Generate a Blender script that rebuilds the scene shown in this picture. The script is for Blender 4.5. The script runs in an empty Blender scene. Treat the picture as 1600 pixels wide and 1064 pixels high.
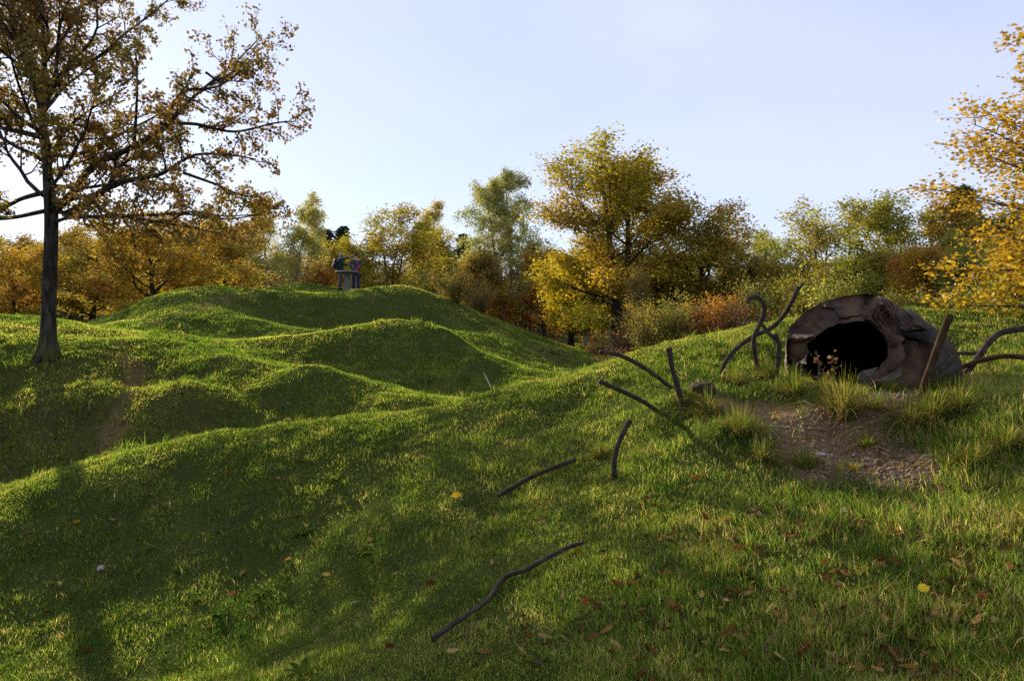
import bpy, math, random
import numpy as np
from mathutils import Vector, Matrix
R = math.radians
scene = bpy.context.scene
COL = scene.collection
F, CX, HY = 1244.4, 800.0, 505.0       # focal length in photo pixels, principal column, horizon row
CAMZ = 1.7                              # eye height above the ground under the camera

# ------------------------------------------------------------------ helpers
def P(px, py, d):
    """photo pixel + real distance -> world point"""
    return np.array([(px-CX)*d/F, d, CAMZ+(HY-py)*d/F])

def new_mesh(name, verts, faces=None, loops=None, starts=None, totals=None, smooth=False):
    me = bpy.data.meshes.new(name)
    if faces is not None:
        me.from_pydata([tuple(v) for v in verts], [], [tuple(f) for f in faces])
    else:
        verts = np.asarray(verts, np.float32); loops = np.asarray(loops, np.int32)
        me.vertices.add(len(verts)); me.vertices.foreach_set('co', verts.ravel())
        me.loops.add(len(loops)); me.loops.foreach_set('vertex_index', loops)
        me.polygons.add(len(starts)); me.polygons.foreach_set('loop_start', np.asarray(starts, np.int32))
        me.update(calc_edges=True)
    if smooth and len(me.polygons):
        me.polygons.foreach_set('use_smooth', np.ones(len(me.polygons), bool))
    me.update()
    return me

def set_attr(me, name, arr):
    """per-vertex colour attribute, arr (N,3) or (N,)"""
    a = me.color_attributes.new(name, 'FLOAT_COLOR', 'POINT')
    n = len(me.vertices); c = np.ones((n, 4), np.float32)
    arr = np.asarray(arr, np.float32)
    if arr.ndim == 1: c[:, 0] = c[:, 1] = c[:, 2] = arr
    else: c[:, :arr.shape[1]] = arr
    a.data.foreach_set('color', c.ravel())

def obj(name, me, mat=None, parent=None, loc=None):
    o = bpy.data.objects.new(name, me); COL.objects.link(o)
    if mat is not None and me is not None and not me.materials: me.materials.append(mat)
    if parent is not None: o.parent = parent
    if loc is not None: o.location = tuple(float(v) for v in loc)
    return o

def tag(o, label, cat, group=None):
    o['label'] = label; o['category'] = cat
    if group: o['group'] = group
    return o

def thing(name, label, cat, loc=(0, 0, 0), rz=0, group=None):
    o = obj(name, None, loc=loc); o.rotation_euler = (0, 0, rz); o.empty_display_size = .2
    return tag(o, label, cat, group)

def merge_tubes(tubes):
    """tubes: list of (pts Nx3, radii N, sides) -> verts, loops, starts (all quads, capped by a point)"""
    V, L, S = [], [], []; off = 0; nl = 0
    for pts, rad, ns in tubes:
        pts = np.asarray(pts, float); rad = np.asarray(rad, float); n = len(pts)
        t = np.gradient(pts, axis=0); t /= (np.linalg.norm(t, axis=1)[:, None]+1e-9)
        ref = np.array([0, 0, 1.]) if abs(t[0][2]) < .9 else np.array([1., 0, 0])
        u = np.cross(t, ref); u /= (np.linalg.norm(u, axis=1)[:, None]+1e-9); w = np.cross(t, u)
        a = np.linspace(0, 2*np.pi, ns, endpoint=False)
        ring = pts[:, None, :]+rad[:, None, None]*(np.cos(a)[None, :, None]*u[:, None, :]+np.sin(a)[None, :, None]*w[:, None, :])
        V.append(ring.reshape(-1, 3))
        i = np.arange(n-1)[:, None]*ns; k = np.arange(ns)[None, :]; k2 = (k+1) % ns
        q = np.stack([i+k, i+k2, i+ns+k2, i+ns+k], -1).reshape(-1, 4)+off
        L.append(q.ravel()); S.append(np.arange(len(q))*4+nl); nl += len(q)*4
        for base in (0, (n-1)*ns):
            c = np.arange(ns)+base+off
            if base == 0: c = c[::-1]
            L.append(c); S.append(np.array([nl])); nl += ns
        off += n*ns
    return np.concatenate(V), np.concatenate(L), np.concatenate(S)

def tube_mesh(name, tubes, smooth=True):
    v, l, s = merge_tubes(tubes)
    return new_mesh(name, v, loops=l, starts=s, smooth=smooth)

def spline(pts, n=24):
    """Catmull-Rom through pts"""
    p = np.asarray(pts, float)
    q = np.vstack([2*p[0]-p[1], p, 2*p[-1]-p[-2]]); out = []
    m = len(p)-1; per = max(2, n//m)
    for i in range(m):
        a, b, c, d = q[i], q[i+1], q[i+2], q[i+3]
        for t in np.linspace(0, 1, per, endpoint=False):
            out.append(.5*((2*b)+(c-a)*t+(2*a-5*b+4*c-d)*t*t+(3*b-a-3*c+d)*t**3))
    out.append(p[-1]); return np.array(out)

def value_noise(x, y, seed=0):
    """smooth 2-D value noise in 0..1, vectorised"""
    xi = np.floor(x).astype(np.int64); yi = np.floor(y).astype(np.int64); fx = x-xi; fy = y-yi
    fx = fx*fx*(3-2*fx); fy = fy*fy*(3-2*fy)
    def h(a, b):
        n = (a*374761393+b*668265263+seed*1442695041) & 0x7fffffff
        n = ((n ^ (n >> 13))*1274126177) & 0x7fffffff
        n = (n ^ (n >> 16)) & 0xffff
        return n/65535.
    return (h(xi, yi)*(1-fx)+h(xi+1, yi)*fx)*(1-fy)+(h(xi, yi+1)*(1-fx)+h(xi+1, yi+1)*fx)*fy
def fbm(x, y, seed=0, oct=4):
    s = 0; a = .5; tot = 0
    for o in range(oct):
        s = s+a*value_noise(x*2**o+17.3*o, y*2**o-9.1*o, seed+o); tot += a; a *= .5
    return s/tot-.5

# ------------------------------------------------------------------ material helpers
def mat_new(name):
    m = bpy.data.materials.new(name); m.use_nodes = True
    nt = m.node_tree; nt.nodes.clear()
    return m, nt
def N(nt, typ, **kw):
    n = nt.nodes.new(typ)
    for k, v in kw.items():
        if k in n.inputs: n.inputs[k].default_value = v
        else: setattr(n, k, v)
    return n
def ramp(nt, fac, stops):
    r = nt.nodes.new('ShaderNodeValToRGB'); e = r.color_ramp.elements
    while len(e) < len(stops): e.new(.5)
    for i, (p, c) in enumerate(stops):
        e[i].position = p; e[i].color = (*c, 1)
    nt.links.new(fac, r.inputs[0]); return r.outputs[0]
def noise(nt, scale, detail=4, rough=.55, coord='Object', dist=0., vec_scale=None):
    tc = N(nt, 'ShaderNodeTexCoord'); n = N(nt, 'ShaderNodeTexNoise')
    n.inputs['Scale'].default_value = scale; n.inputs['Detail'].default_value = detail
    n.inputs['Roughness'].default_value = rough; n.inputs['Distortion'].default_value = dist
    src = tc.outputs[coord]
    if vec_scale:
        mp = N(nt, 'ShaderNodeMapping'); mp.inputs['Scale'].default_value = vec_scale
        nt.links.new(src, mp.inputs[0]); src = mp.outputs[0]
    nt.links.new(src, n.inputs['Vector']); return n.outputs['Fac']
def mixc(nt, fac, a, b, blend='MIX'):
    m = nt.nodes.new('ShaderNodeMix'); m.data_type = 'RGBA'; m.blend_type = blend
    for v, i in ((fac, 0), (a, 6), (b, 7)):
        if isinstance(v, (int, float)): m.inputs[i].default_value = v
        elif isinstance(v, tuple): m.inputs[i].default_value = (*v, 1) if len(v) == 3 else v
        else: nt.links.new(v, m.inputs[i])
    return m.outputs[2]
def surface(name, col_fn, rough=.85, bump=None, spec=.3, metallic=0.):
    """Principled material, col_fn(nt)->socket, bump=(fn, strength, distance)"""
    m, nt = mat_new(name); out = N(nt, 'ShaderNodeOutputMaterial'); b = N(nt, 'ShaderNodeBsdfPrincipled')
    b.inputs['Roughness'].default_value = rough; b.inputs['Specular IOR Level'].default_value = spec
    b.inputs['Metallic'].default_value = metallic
    c = col_fn(nt)
    if isinstance(c, tuple): b.inputs['Base Color'].default_value = (*c, 1)
    else: nt.links.new(c, b.inputs['Base Color'])
    if bump:
        bn = N(nt, 'ShaderNodeBump'); bn.inputs['Strength'].default_value = bump[1]; bn.inputs['Distance'].default_value = bump[2]
        nt.links.new(bump[0](nt), bn.inputs['Height']); nt.links.new(bn.outputs[0], b.inputs['Normal'])
    nt.links.new(b.outputs[0], out.inputs[0]); return m

def leaf_material(name, transl=.45, use_object=True, rough_mix=.025, hue=.07, gain=1.):
    """diffuse + translucent leaf; colour = object colour, per-leaf hue / value variation from attribute 'var'"""
    m, nt = mat_new(name); out = N(nt, 'ShaderNodeOutputMaterial')
    at = N(nt, 'ShaderNodeAttribute'); at.attribute_name = 'var'
    if use_object:
        oi = N(nt, 'ShaderNodeObjectInfo'); sep = N(nt, 'ShaderNodeSeparateColor'); nt.links.new(at.outputs['Color'], sep.inputs[0])
        hs = N(nt, 'ShaderNodeHueSaturation')
        mr = N(nt, 'ShaderNodeMapRange'); mr.inputs[3].default_value = .5-hue*.5; mr.inputs[4].default_value = .5+hue*.75
        nt.links.new(sep.outputs[0], mr.inputs[0]); nt.links.new(mr.outputs[0], hs.inputs['Hue'])
        mv = N(nt, 'ShaderNodeMapRange'); mv.inputs[3].default_value = .55*gain; mv.inputs[4].default_value = 1.45*gain
        nt.links.new(sep.outputs[1], mv.inputs[0]); nt.links.new(mv.outputs[0], hs.inputs['Value'])
        nt.links.new(oi.outputs['Color'], hs.inputs['Color']); c = hs.outputs[0]
    else: c = at.outputs['Color']
    d = N(nt, 'ShaderNodeBsdfDiffuse'); t = N(nt, 'ShaderNodeBsdfTranslucent')
    nt.links.new(c, d.inputs[0]); nt.links.new(mixc(nt, 1., c, (1.25, 1.15, .7), 'MULTIPLY'), t.inputs[0])
    mx = N(nt, 'ShaderNodeMixShader'); mx.inputs[0].default_value = transl
    nt.links.new(d.outputs[0], mx.inputs[1]); nt.links.new(t.outputs[0], mx.inputs[2])
    g = N(nt, 'ShaderNodeBsdfGlossy'); g.inputs['Roughness'].default_value = .45; g.inputs[0].default_value = (.8, .8, .8, 1)
    m2 = N(nt, 'ShaderNodeMixShader'); m2.inputs[0].default_value = rough_mix
    nt.links.new(mx.outputs[0], m2.inputs[1]); nt.links.new(g.outputs[0], m2.inputs[2])
    nt.links.new(m2.outputs[0], out.inputs[0]); return m

# ------------------------------------------------------------------ camera, sun, sky
cam = bpy.data.cameras.new('camera'); cam.lens = 28; cam.sensor_width = 36; cam.clip_end = 3000; cam.clip_start = .05
cam.shift_y = -(532-HY)/1600.
co = obj('camera', cam, loc=(0, 0, CAMZ)); co.rotation_euler = (R(90), 0, 0); scene.camera = co
SUN_AZ, SUN_EL = -31.5, 18.5             # degrees from the view direction (negative: to the left), elevation
sd = Vector((math.sin(R(SUN_AZ))*math.cos(R(SUN_EL)), math.cos(R(SUN_AZ))*math.cos(R(SUN_EL)), math.sin(R(SUN_EL))))
sl = bpy.data.lights.new('sun', 'SUN'); sl.energy = 5.; sl.angle = R(.6); sl.color = (1., .87, .66)
so = obj('sun', sl, loc=(-30, 10, 30)); so.rotation_euler = (-sd).to_track_quat('-Z', 'Y').to_euler()
w = bpy.data.worlds.new('World'); scene.world = w; w.use_nodes = True
nt = w.node_tree; nt.nodes.clear()
sky = N(nt, 'ShaderNodeTexSky'); sky.sky_type = 'NISHITA'; sky.sun_disc = False
sky.sun_elevation = R(SUN_EL); sky.sun_rotation = R(SUN_AZ); sky.air_density = 1.; sky.dust_density = .25; sky.ozone_density = 2.6; sky.altitude = 300
# thin high veil of cloud over the sky
tc = N(nt, 'ShaderNodeTexCoord'); mp = N(nt, 'ShaderNodeMapping'); mp.inputs['Scale'].default_value = (1.2, 1.2, 3.2); mp.inputs['Rotation'].default_value = (0, .15, .5)
nt.links.new(tc.outputs['Generated'], mp.inputs[0])
cn = N(nt, 'ShaderNodeTexNoise'); cn.inputs['Scale'].default_value = 1.3; cn.inputs['Detail'].default_value = 4; cn.inputs['Roughness'].default_value = .5; cn.inputs['Distortion'].default_value = .5
nt.links.new(mp.outputs[0], cn.inputs['Vector'])
vr = ramp(nt, cn.outputs['Fac'], [(.3, (.48, .48, .48)), (.7, (.76, .76, .76))])
veil = mixc(nt, vr, sky.outputs[0], (6.0, 6.3, 8.2))
bg = N(nt, 'ShaderNodeBackground'); bg.inputs['Strength'].default_value = .074
nt.links.new(veil, bg.inputs[0]); wo = N(nt, 'ShaderNodeOutputWorld'); nt.links.new(bg.outputs[0], wo.inputs[0])
scene.view_settings.view_transform = 'Standard'; scene.view_settings.look = 'None'
scene.view_settings.exposure = 1.; scene.view_settings.gamma = 1.
scene.render.engine = 'CYCLES'
scene.cycles.max_bounces = 6; scene.cycles.diffuse_bounces = 3; scene.cycles.transmission_bounces = 4; scene.cycles.glossy_bounces = 2
scene.cycles.transparent_max_bounces = 4; scene.cycles.use_denoising = False
# ------------------------------------------------------------------ terrain: a thin-plate surface through surveyed ground points
SURVEY = [  # photo column, row, distance in metres
 (1600,1064,3.3),(1200,1064,3.6),(800,1064,4.0),(600,1064,4.5),(300,1064,5.6),(0,1064,6.3),
 (1600,800,5.2),(1300,850,5.0),(1000,850,5.3),(1000,750,6.5),(900,860,5.6),(1200,750,6.2),(1400,720,6.6),(1600,650,6.8),
 (1300,660,7.4),(1200,640,7.8),(1100,620,8.3),(1440,620,7.9),(1340,600,8.4),(1230,588,8.8),(1500,592,8.8),(1600,580,8.6),
 (1040,640,8.0),(960,740,6.9),(780,783,7.4),(680,1010,4.7),(800,850,6.0),(700,850,6.6),(600,900,6.7),(600,800,7.7),
 (400,1000,6.5),(400,900,7.5),(400,800,8.6),(200,900,7.9),(200,800,8.9),(0,900,8.1),(500,740,9.2),
 # near crest
 (0,795,9.2),(100,752,9.6),(200,717,9.9),(330,705,9.8),(450,699,9.7),(560,693,9.5),(640,684,9.5),(740,653,9.7),(800,628,10.0),
 (860,604,10.3),(940,573,11),(1010,545,11.3),(1100,524,11.6),(1180,506,12),(1340,492,12),(1500,494,13),(1600,499,13),
 (900,650,9.5),(950,620,9.5),(1000,600,9.6),(1100,570,9.8),(1160,550,10.2),(850,680,9.0),(750,720,8.6),(650,740,8.7),
 # hollow behind the crest
 (0,772,12.6),(100,737,13),(170,697,13.8),(0,700,14.4),(100,650,15),(0,620,16),(75,557,17.5),(0,560,17.5),(210,600,16.8),(190,545,19),
 (300,690,13.6),(300,628,15.5),(250,650,15.0),(380,590,18),(400,622,16.8),(350,680,14),(450,684,13.6),(480,603,16.8),(560,622,16.3),(640,640,15.2),
 (560,660,14.2),(560,684,13),(690,650,14),(640,608,18.5),(540,590,19),(450,560,20),(300,570,18.5),
 (600,537,23),(700,548,23),(745,582,21.5),(640,580,21),(520,545,22.5),
 # hill
 (150,512,24),(0,500,24),(-60,500,24),(100,501,23),(230,467,30),(300,447,33),(350,450,34),(410,457,35),(465,444,38),(540,453,36.6),(625,449,35.5),(680,470,34.2),
 (760,510,32),(850,546,29.5),(905,577,27),(400,480,30.5),(310,490,27),(480,482,31),(560,490,30.5),(560,520,26.5),(450,535,24),(350,535,22.5),(250,535,21.5),
 (640,505,28.5),(700,525,27.8),(770,560,25.5),(700,598,22),(800,592,23.5),(860,602,23),(800,622,18),(740,624,17.4),(680,634,16),(760,645,13.6),
 (150,522,29),(60,522,31),(0,522,33),(-80,520,33),(150,524,36),(220,505,37),(100,526,40),
 (1330,600,8.9),(1400,600,8.9),(1270,596,9.0),(1460,598,9.0),(1360,566,10.1),(1300,562,10.2),(1430,560,10.2),
 (900,546,44),(960,550,40),(960,565,34),(1000,545,42),(850,530,60),(800,529,66),(700,529,66),(1000,526,70),
]
XYZ = [ # ground not seen in the photograph: x, y, z relative to the eye
 (0,0,-1.7),(-1.5,1,-1.95),(1.5,0,-1.6),(0,-5,-1.6),(-5,-5,-1.9),(5,-5,-1.5),(-4,2,-2.5),(-7,6,-2.9),(4,3,-1.45),
 (-14,12,-1.7),(-20,20,-.3),(-28,10,-1.0),(-26,34,-.6),(-20,40,-.6),(-10,48,-.9),(0,48,-1.2),(-40,30,-1.2),
 (8,6,-.75),(12,12,-.05),(16,2,-1.1),(11,20,.05),(18,26,0.),(4,20,-.7),(4,15,-.45),(6,18,-.3),(20,14,.1),(24,38,-.7),(9,28,-.6),
 (1.5,17,-1.3),(3,26,-1.3),(-8,15,-2.0),
 (-60,60,-1.3),(-20,65,-1.3),(60,60,-1.0),(30,70,-1.2),(-50,0,-1.2),(50,0,-1.2),(-30,-30,-1.5),(30,-30,-1.5),(0,-40,-1.5),
]
for k in range(20):
    a = k/20*2*math.pi; XYZ.append((130*math.sin(a), 130*math.cos(a), -1.3)); XYZ.append((500*math.sin(a), 500*math.cos(a), -1.3))
_pts = np.array([P(*s) for s in SURVEY]+[(x, y, z+CAMZ) for x, y, z in XYZ])
def _phi(r2): return .5*r2*np.log(r2+1e-9)
_n = len(_pts); _A = np.zeros((_n+3, _n+3))
_d2 = ((_pts[:, None, :2]-_pts[None, :, :2])**2).sum(-1)
_A[:_n, :_n] = _phi(_d2)+np.eye(_n)*.02; _A[:_n, _n] = 1; _A[:_n, _n+1:] = _pts[:, :2]
_A[_n:, :_n] = _A[:_n, _n:].T
_w = np.linalg.solve(_A, np.concatenate([_pts[:, 2], np.zeros(3)]))
# shell-hole mounds and hollows: photo column, row, distance, radius along, radius across, turn, height
BUMPS = [
 (300,630,15.4,1.6,.9,-15,.30),(390,592,18.2,1.9,1.0,-10,.35),(520,612,16.6,2.2,.9,-14,.36),(620,632,15.2,1.6,.7,-18,.18),
 (590,540,22.6,3.6,1.5,-6,.55),(725,566,22.0,1.3,1.5,20,.25),
 (430,462,33.5,6.5,1.0,-12,.15),(470,446,38,2.2,1.5,0,.05),(628,452,35.5,2.0,2.0,0,.04),
 (560,485,31,2.6,2.0,0,-.45),(480,492,29.5,3,1.6,0,-.30),(340,512,25,2.5,1.6,-10,-.25),
 (600,600,19,2.2,1.2,0,-.25),(440,640,15.2,1.4,.8,0,-.18),(330,668,14.1,1.6,.6,0,-.15),
 (440,690,10.6,1.6,.6,0,.10),(640,780,8.0,1.0,.8,0,-.12),
 (1085,640,8.1,.45,.3,0,.12),(1130,700,7.0,.6,.35,20,.10),(1450,650,7.4,.7,.35,0,.16),(1500,700,6.6,.8,.4,0,.08),(1380,700,6.7,.7,.4,0,-.08),
 (385,470,36.5,2.2,2.0,0,-.20),(465,443,38,1.3,1.3,0,.12),(626,449,35.5,1.2,1.4,0,.10),(520,480,31.5,1.5,1.0,0,-.15),(690,500,31,1.6,1.4,0,-.3),(650,545,24,1.1,.8,0,.15),(540,560,20.5,1.2,.8,0,-.2),(250,560,20,1.3,.9,0,.2),(60,640,15.5,1.6,.8,0,.2),(120,690,13.8,1.2,.6,0,-.15),
 (820,530,62,8,3,0,.5),(960,527,64,6,3,0,.4),(690,527,68,8,3,0,.5),
]
_B = []
for px, py, d, ra, rb, t, h in BUMPS:
    q = P(px, py, d); _B.append((q[0], q[1], ra, rb, math.cos(R(t)), math.sin(R(t)), h))
def height_exact(x, y):
    x = np.asarray(x, float); y = np.asarray(y, float); sh = x.shape; x = x.ravel(); y = y.ravel(); out = np.empty(len(x))
    for i in range(0, len(x), 20000):
        a = x[i:i+20000]; b = y[i:i+20000]
        d2 = (a[:, None]-_pts[None, :, 0])**2+(b[:, None]-_pts[None, :, 1])**2
        out[i:i+20000] = _phi(d2)@_w[:_n]+_w[_n]+_w[_n+1]*a+_w[_n+2]*b
    for bx, by, ra, rb, c, s, h in _B:
        u = ((x-bx)*c+(y-by)*s)/ra; v = (-(x-bx)*s+(y-by)*c)/rb
        out += h*np.exp(-(u*u+v*v))
    r = np.hypot(x, y); fade = np.clip((r-2)/6, 0, 1)
    out += .15*fbm(x*.9, y*.9, 3, 4)*(.35+.65*fade)+.24*fbm(x*.3, y*.3, 9, 3)*fade+.07*fbm(x*2.3, y*2.3, 13, 2)*(.5+.5*fade)
    return out.reshape(sh)
# polar grid round the camera foot, fine in front
TH = np.concatenate([np.linspace(-180, -62, 50, endpoint=False), np.linspace(-62, -42, 24, endpoint=False), np.linspace(-42, 42, 430, endpoint=False),
                     np.linspace(42, 62, 24, endpoint=False), np.linspace(62, 180, 51)])*math.pi/180
LR = np.linspace(math.log(.6), math.log(650), 330)
_T, _L = np.meshgrid(TH, LR); _gx = np.exp(_L)*np.sin(_T); _gy = np.exp(_L)*np.cos(_T)
GZ = height_exact(_gx, _gy)
GZ = np.where(np.exp(_L) > 150, CAMZ-1.3+(GZ-CAMZ+1.3)*np.exp(-(np.exp(_L)-150)/60), GZ)
def hgt(x, y):
    """ground height, bilinear in the same grid the ground mesh uses"""
    x = np.asarray(x, float); y = np.asarray(y, float)
    th = np.arctan2(x, y); lr = np.log(np.maximum(np.hypot(x, y), .61))
    ti = np.clip(np.interp(th, TH, np.arange(len(TH))), 0, len(TH)-1.001); ri = np.clip(np.interp(lr, LR, np.arange(len(LR))), 0, len(LR)-1.001)
    a = ti.astype(int); b = ri.astype(int); fa = ti-a; fb = ri-b
    return (GZ[b, a]*(1-fa)+GZ[b, a+1]*fa)*(1-fb)+(GZ[b+1, a]*(1-fa)+GZ[b+1, a+1]*fa)*fb
def hit(px, py, d0=2.5, d1=110):
    """first distance at which the sight line through a photo pixel meets the ground"""
    d = np.exp(np.linspace(math.log(d0), math.log(d1), 1500)); X = (px-CX)*d/F; Z = CAMZ+(HY-py)*d/F
    below = np.nonzero(Z < hgt(X, d))[0]
    return float(d[below[0]]) if len(below) else d1
def G(px, py, d0=2.5):
    d = hit(px, py, d0); x = (px-CX)*d/F; return np.array([x, d, float(hgt(x, d))])
def on_ground(px, d):
    x = (px-CX)*d/F; return np.array([x, d, float(hgt(x, d))])

# bare patches, as outlines in plan (seen pixels projected on the ground)
def plan(pix, d0=2.5):
    return np.array([G(*p, d0)[:2] for p in pix])
def inside(poly, x, y):
    """signed distance to polygon, positive inside"""
    x = np.asarray(x); y = np.asarray(y); ins = np.zeros(x.shape, bool); dist = np.full(x.shape, 1e9)
    n = len(poly)
    for i in range(n):
        (x1, y1), (x2, y2) = poly[i], poly[(i+1) % n]
        c = ((y1 > y) != (y2 > y)) & (x < (x2-x1)*(y-y1)/(y2-y1+1e-12)+x1); ins ^= c
        t = np.clip(((x-x1)*(x2-x1)+(y-y1)*(y2-y1))/((x2-x1)**2+(y2-y1)**2+1e-12), 0, 1)
        dist = np.minimum(dist, np.hypot(x-x1-t*(x2-x1), y-y1-t*(y2-y1)))
    return np.where(ins, dist, -dist)
PATH_SAND = plan([(1085,622),(1130,617),(1190,625),(1240,640),(1262,658),(1240,672),(1190,672),(1150,655),(1110,640)])
PATH_GRAVEL = plan([(1225,660),(1270,640),(1330,626),(1390,612),(1440,612),(1450,632),(1410,652),(1400,680),(1445,712),(1468,745),(1400,764),(1330,752),(1280,756),(1238,742),(1195,712),(1180,685)])
def strip(cl, half):
    cl = spline(cl, 30); t = np.gradient(cl, axis=0); n = np.stack([-t[:, 1], t[:, 0]], 1); n /= np.linalg.norm(n, axis=1)[:, None]
    h = np.asarray(half) if np.ndim(half) else np.full(len(cl), half)
    h = np.interp(np.linspace(0, 1, len(cl)), np.linspace(0, 1, len(h)), h)[:, None]
    return np.vstack([cl+n*h, (cl-n*h)[::-1]])
TRAIL = strip([G(*p)[:2] for p in [(170,704),(172,682),(178,655),(190,630),(208,605),(212,585),(203,562),(192,545),(183,530)]], [.16,.24,.26,.1,.16,.22,.2,.14,.05])
HILLTRAIL = strip([G(*p)[:2] for p in [(225,508),(262,497),(300,486),(335,475),(370,464),(400,460)]], [.05,.15,.25,.28,.2,.08])
SCAR = strip([G(*p)[:2] for p in [(566,458),(580,466),(596,476)]], [.08,.14,.05])
HOLLOWTRAIL = strip([G(*p)[:2] for p in [(820,546),(842,552),(862,560)]], [.15,.25,.15])
def bare(x, y):
    """1 where soil shows, 0 under full grass"""
    j = .25*fbm(np.asarray(x)*2.2, np.asarray(y)*2.2, 21, 3)
    b = np.zeros(np.shape(x))
    for poly, soft, scale in ((PATH_SAND, .10, .9), (PATH_GRAVEL, .14, 1.9), (TRAIL, .25, 1.1), (HILLTRAIL, .4, 1.2), (SCAR, .3, 1), (HOLLOWTRAIL, .4, 1.)):
        sdist = inside(poly, x, y)+j*scale
        b = np.maximum(b, np.clip(sdist/soft+.5, 0, 1)*(1 if soft < .2 else np.clip(.5+2.6*fbm(np.asarray(x)*3.1, np.asarray(y)*3.1, 23, 3), .0, .6)))
    return b
def litter(x, y):
    """how thickly brown leaves lie: under the big oak, down right foreground, in the far wood"""
    x = np.asarray(x); y = np.asarray(y)
    q = np.exp(-(((x-2.7)/1.7)**2+((y-4.1)/1.5)**2))
    q = np.maximum(q, .45*np.exp(-(((x+9)/4.)**2+((y-15.5)/3.2)**2)))
    q = np.maximum(q, .5*np.exp(-(((x-3.1)/.9)**2+((y-6.4)/.8)**2)))
    q = np.maximum(q, np.clip((y-50)/8, 0, 1))
    return q*np.clip(1+2.2*fbm(x*1.3, y*1.3, 5, 3), 0, 1.6)

def ground_material():
    m, nt = mat_new('mossy_ground'); out = N(nt, 'ShaderNodeOutputMaterial'); b = N(nt, 'ShaderNodeBsdfPrincipled')
    b.inputs['Roughness'].default_value = 1.; b.inputs['Specular IOR Level'].default_value = 0.
    at = N(nt, 'ShaderNodeAttribute'); at.attribute_name = 'mask'; sep = N(nt, 'ShaderNodeSeparateColor'); nt.links.new(at.outputs['Color'], sep.inputs[0])
    g = ramp(nt, noise(nt, 1.1, 5), [(.3, (.032, .044, .011)), (.5, (.056, .072, .016)), (.7, (.09, .10, .024))])
    g2 = ramp(nt, noise(nt, 22, 4), [(.3, (.024, .023, .01)), (.55, (.045, .058, .013)), (.75, (.08, .095, .022))])
    gr = mixc(nt, .6, g, g2)
    so_ = ramp(nt, noise(nt, 30, 5), [(.3, (.10, .062, .028)), (.55, (.20, .13, .062)), (.75, (.34, .24, .13))])
    le = ramp(nt, noise(nt, 45, 3), [(.35, (.035, .026, .014)), (.55, (.09, .05, .022)), (.7, (.16, .10, .05))])
    c = mixc(nt, sep.outputs[1], gr, le); c = mixc(nt, sep.outputs[0], c, so_)
    nt.links.new(c, b.inputs['Base Color'])
    bp = N(nt, 'ShaderNodeBump'); bp.inputs['Strength'].default_value = .8; bp.inputs['Distance'].default_value = .05
    nt.links.new(noise(nt, 14, 6, .65), bp.inputs['Height']); nt.links.new(bp.outputs[0], b.inputs['Normal'])
    nt.links.new(b.outputs[0], out.inputs[0]); return m
M_GROUND = ground_material()
nr, nc = _gx.shape
gv = np.stack([_gx, _gy, GZ], -1).reshape(-1, 3)
idx = np.arange(nr*nc).reshape(nr, nc)
q = np.stack([idx[:-1, :-1], idx[:-1, 1:], idx[1:, 1:], idx[1:, :-1]], -1).reshape(-1, 4)[:, ::-1]
cv = len(gv); gv = np.vstack([gv, [[0, 0, GZ[0].mean()]]])
tri = np.stack([idx[0, :-1], np.full(nc-1, cv), idx[0, 1:]], -1)
lo = np.concatenate([q.ravel(), tri.ravel()]); st = np.concatenate([np.arange(len(q))*4, len(q)*4+np.arange(len(tri))*3])
gm = new_mesh('ground', gv, loops=lo, starts=st, smooth=True)
_far = np.hypot(gv[:, 0], gv[:, 1])
_bm = np.zeros(len(gv)); _nearm = _far < 70; _bm[_nearm] = bare(gv[_nearm, 0], gv[_nearm, 1])
set_attr(gm, 'mask', np.stack([_bm, np.clip(litter(gv[:, 0], gv[:, 1])*.75, 0, 1), np.zeros(len(gv))], 1))
ground = obj('ground', gm, M_GROUND); ground['kind'] = 'structure'; ground['label'] = 'rolling shell-cratered grassy ground'
# ------------------------------------------------------------------ trees
def unit(v):
    return v/(np.linalg.norm(v)+1e-9)
def branch(rng, start, d, length, r0, n=6, wob=.18, up=0., r1=.25):
    """a wobbling tapering branch; up > 0 bends it skyward, < 0 lets it droop"""
    pts = [np.array(start, float)]; d = unit(np.array(d, float)); st = length/(n-1)
    for i in range(n-1):
        d = unit(d+rng.normal(0, wob, 3)+np.array([0, 0, up])); pts.append(pts[-1]+d*st)
    return np.array(pts), np.linspace(r0, r0*r1, n)
def at(pts, t):
    f = t*(len(pts)-1); i = min(int(f), len(pts)-2); return pts[i]+(pts[i+1]-pts[i])*(f-i), unit(pts[i+1]-pts[i])
def side(rng, d, ang):
    """d turned by ang (radians) about a random normal"""
    n = unit(np.cross(d, rng.normal(0, 1, 3))); return d*math.cos(ang)+n*math.sin(ang)
def leaf_mesh(name, rng, cen, size, var, nrm_up=.35, long=1.6, quadbend=.25, tip=None):
    """one bent four-cornered leaf at every centre"""
    n = len(cen); nr = rng.normal(0, 1, (n, 3)); nr[:, 2] += nrm_up; nr /= np.linalg.norm(nr, axis=1)[:, None]
    ax = rng.normal(0, 1, (n, 3)) if tip is None else tip+rng.normal(0, .35, (n, 3))
    ax -= (ax*nr).sum(1)[:, None]*nr; ax /= np.linalg.norm(ax, axis=1)[:, None]+1e-9
    bx = np.cross(nr, ax); s = (size*rng.uniform(.6, 1.35, n))[:, None]
    a = cen-ax*s*.5*long; c = cen+ax*s*.5*long
    b = cen+bx*s*.5+nr*s*quadbend*.5; d = cen-bx*s*.5+nr*s*quadbend*.5
    v = np.stack([a, b, c, d], 1).reshape(-1, 3); L = np.arange(n*4)
    me = new_mesh(name, v, loops=L, starts=np.arange(n)*4); set_attr(me, 'var', np.repeat(var, 4, 0)); return me
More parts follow.
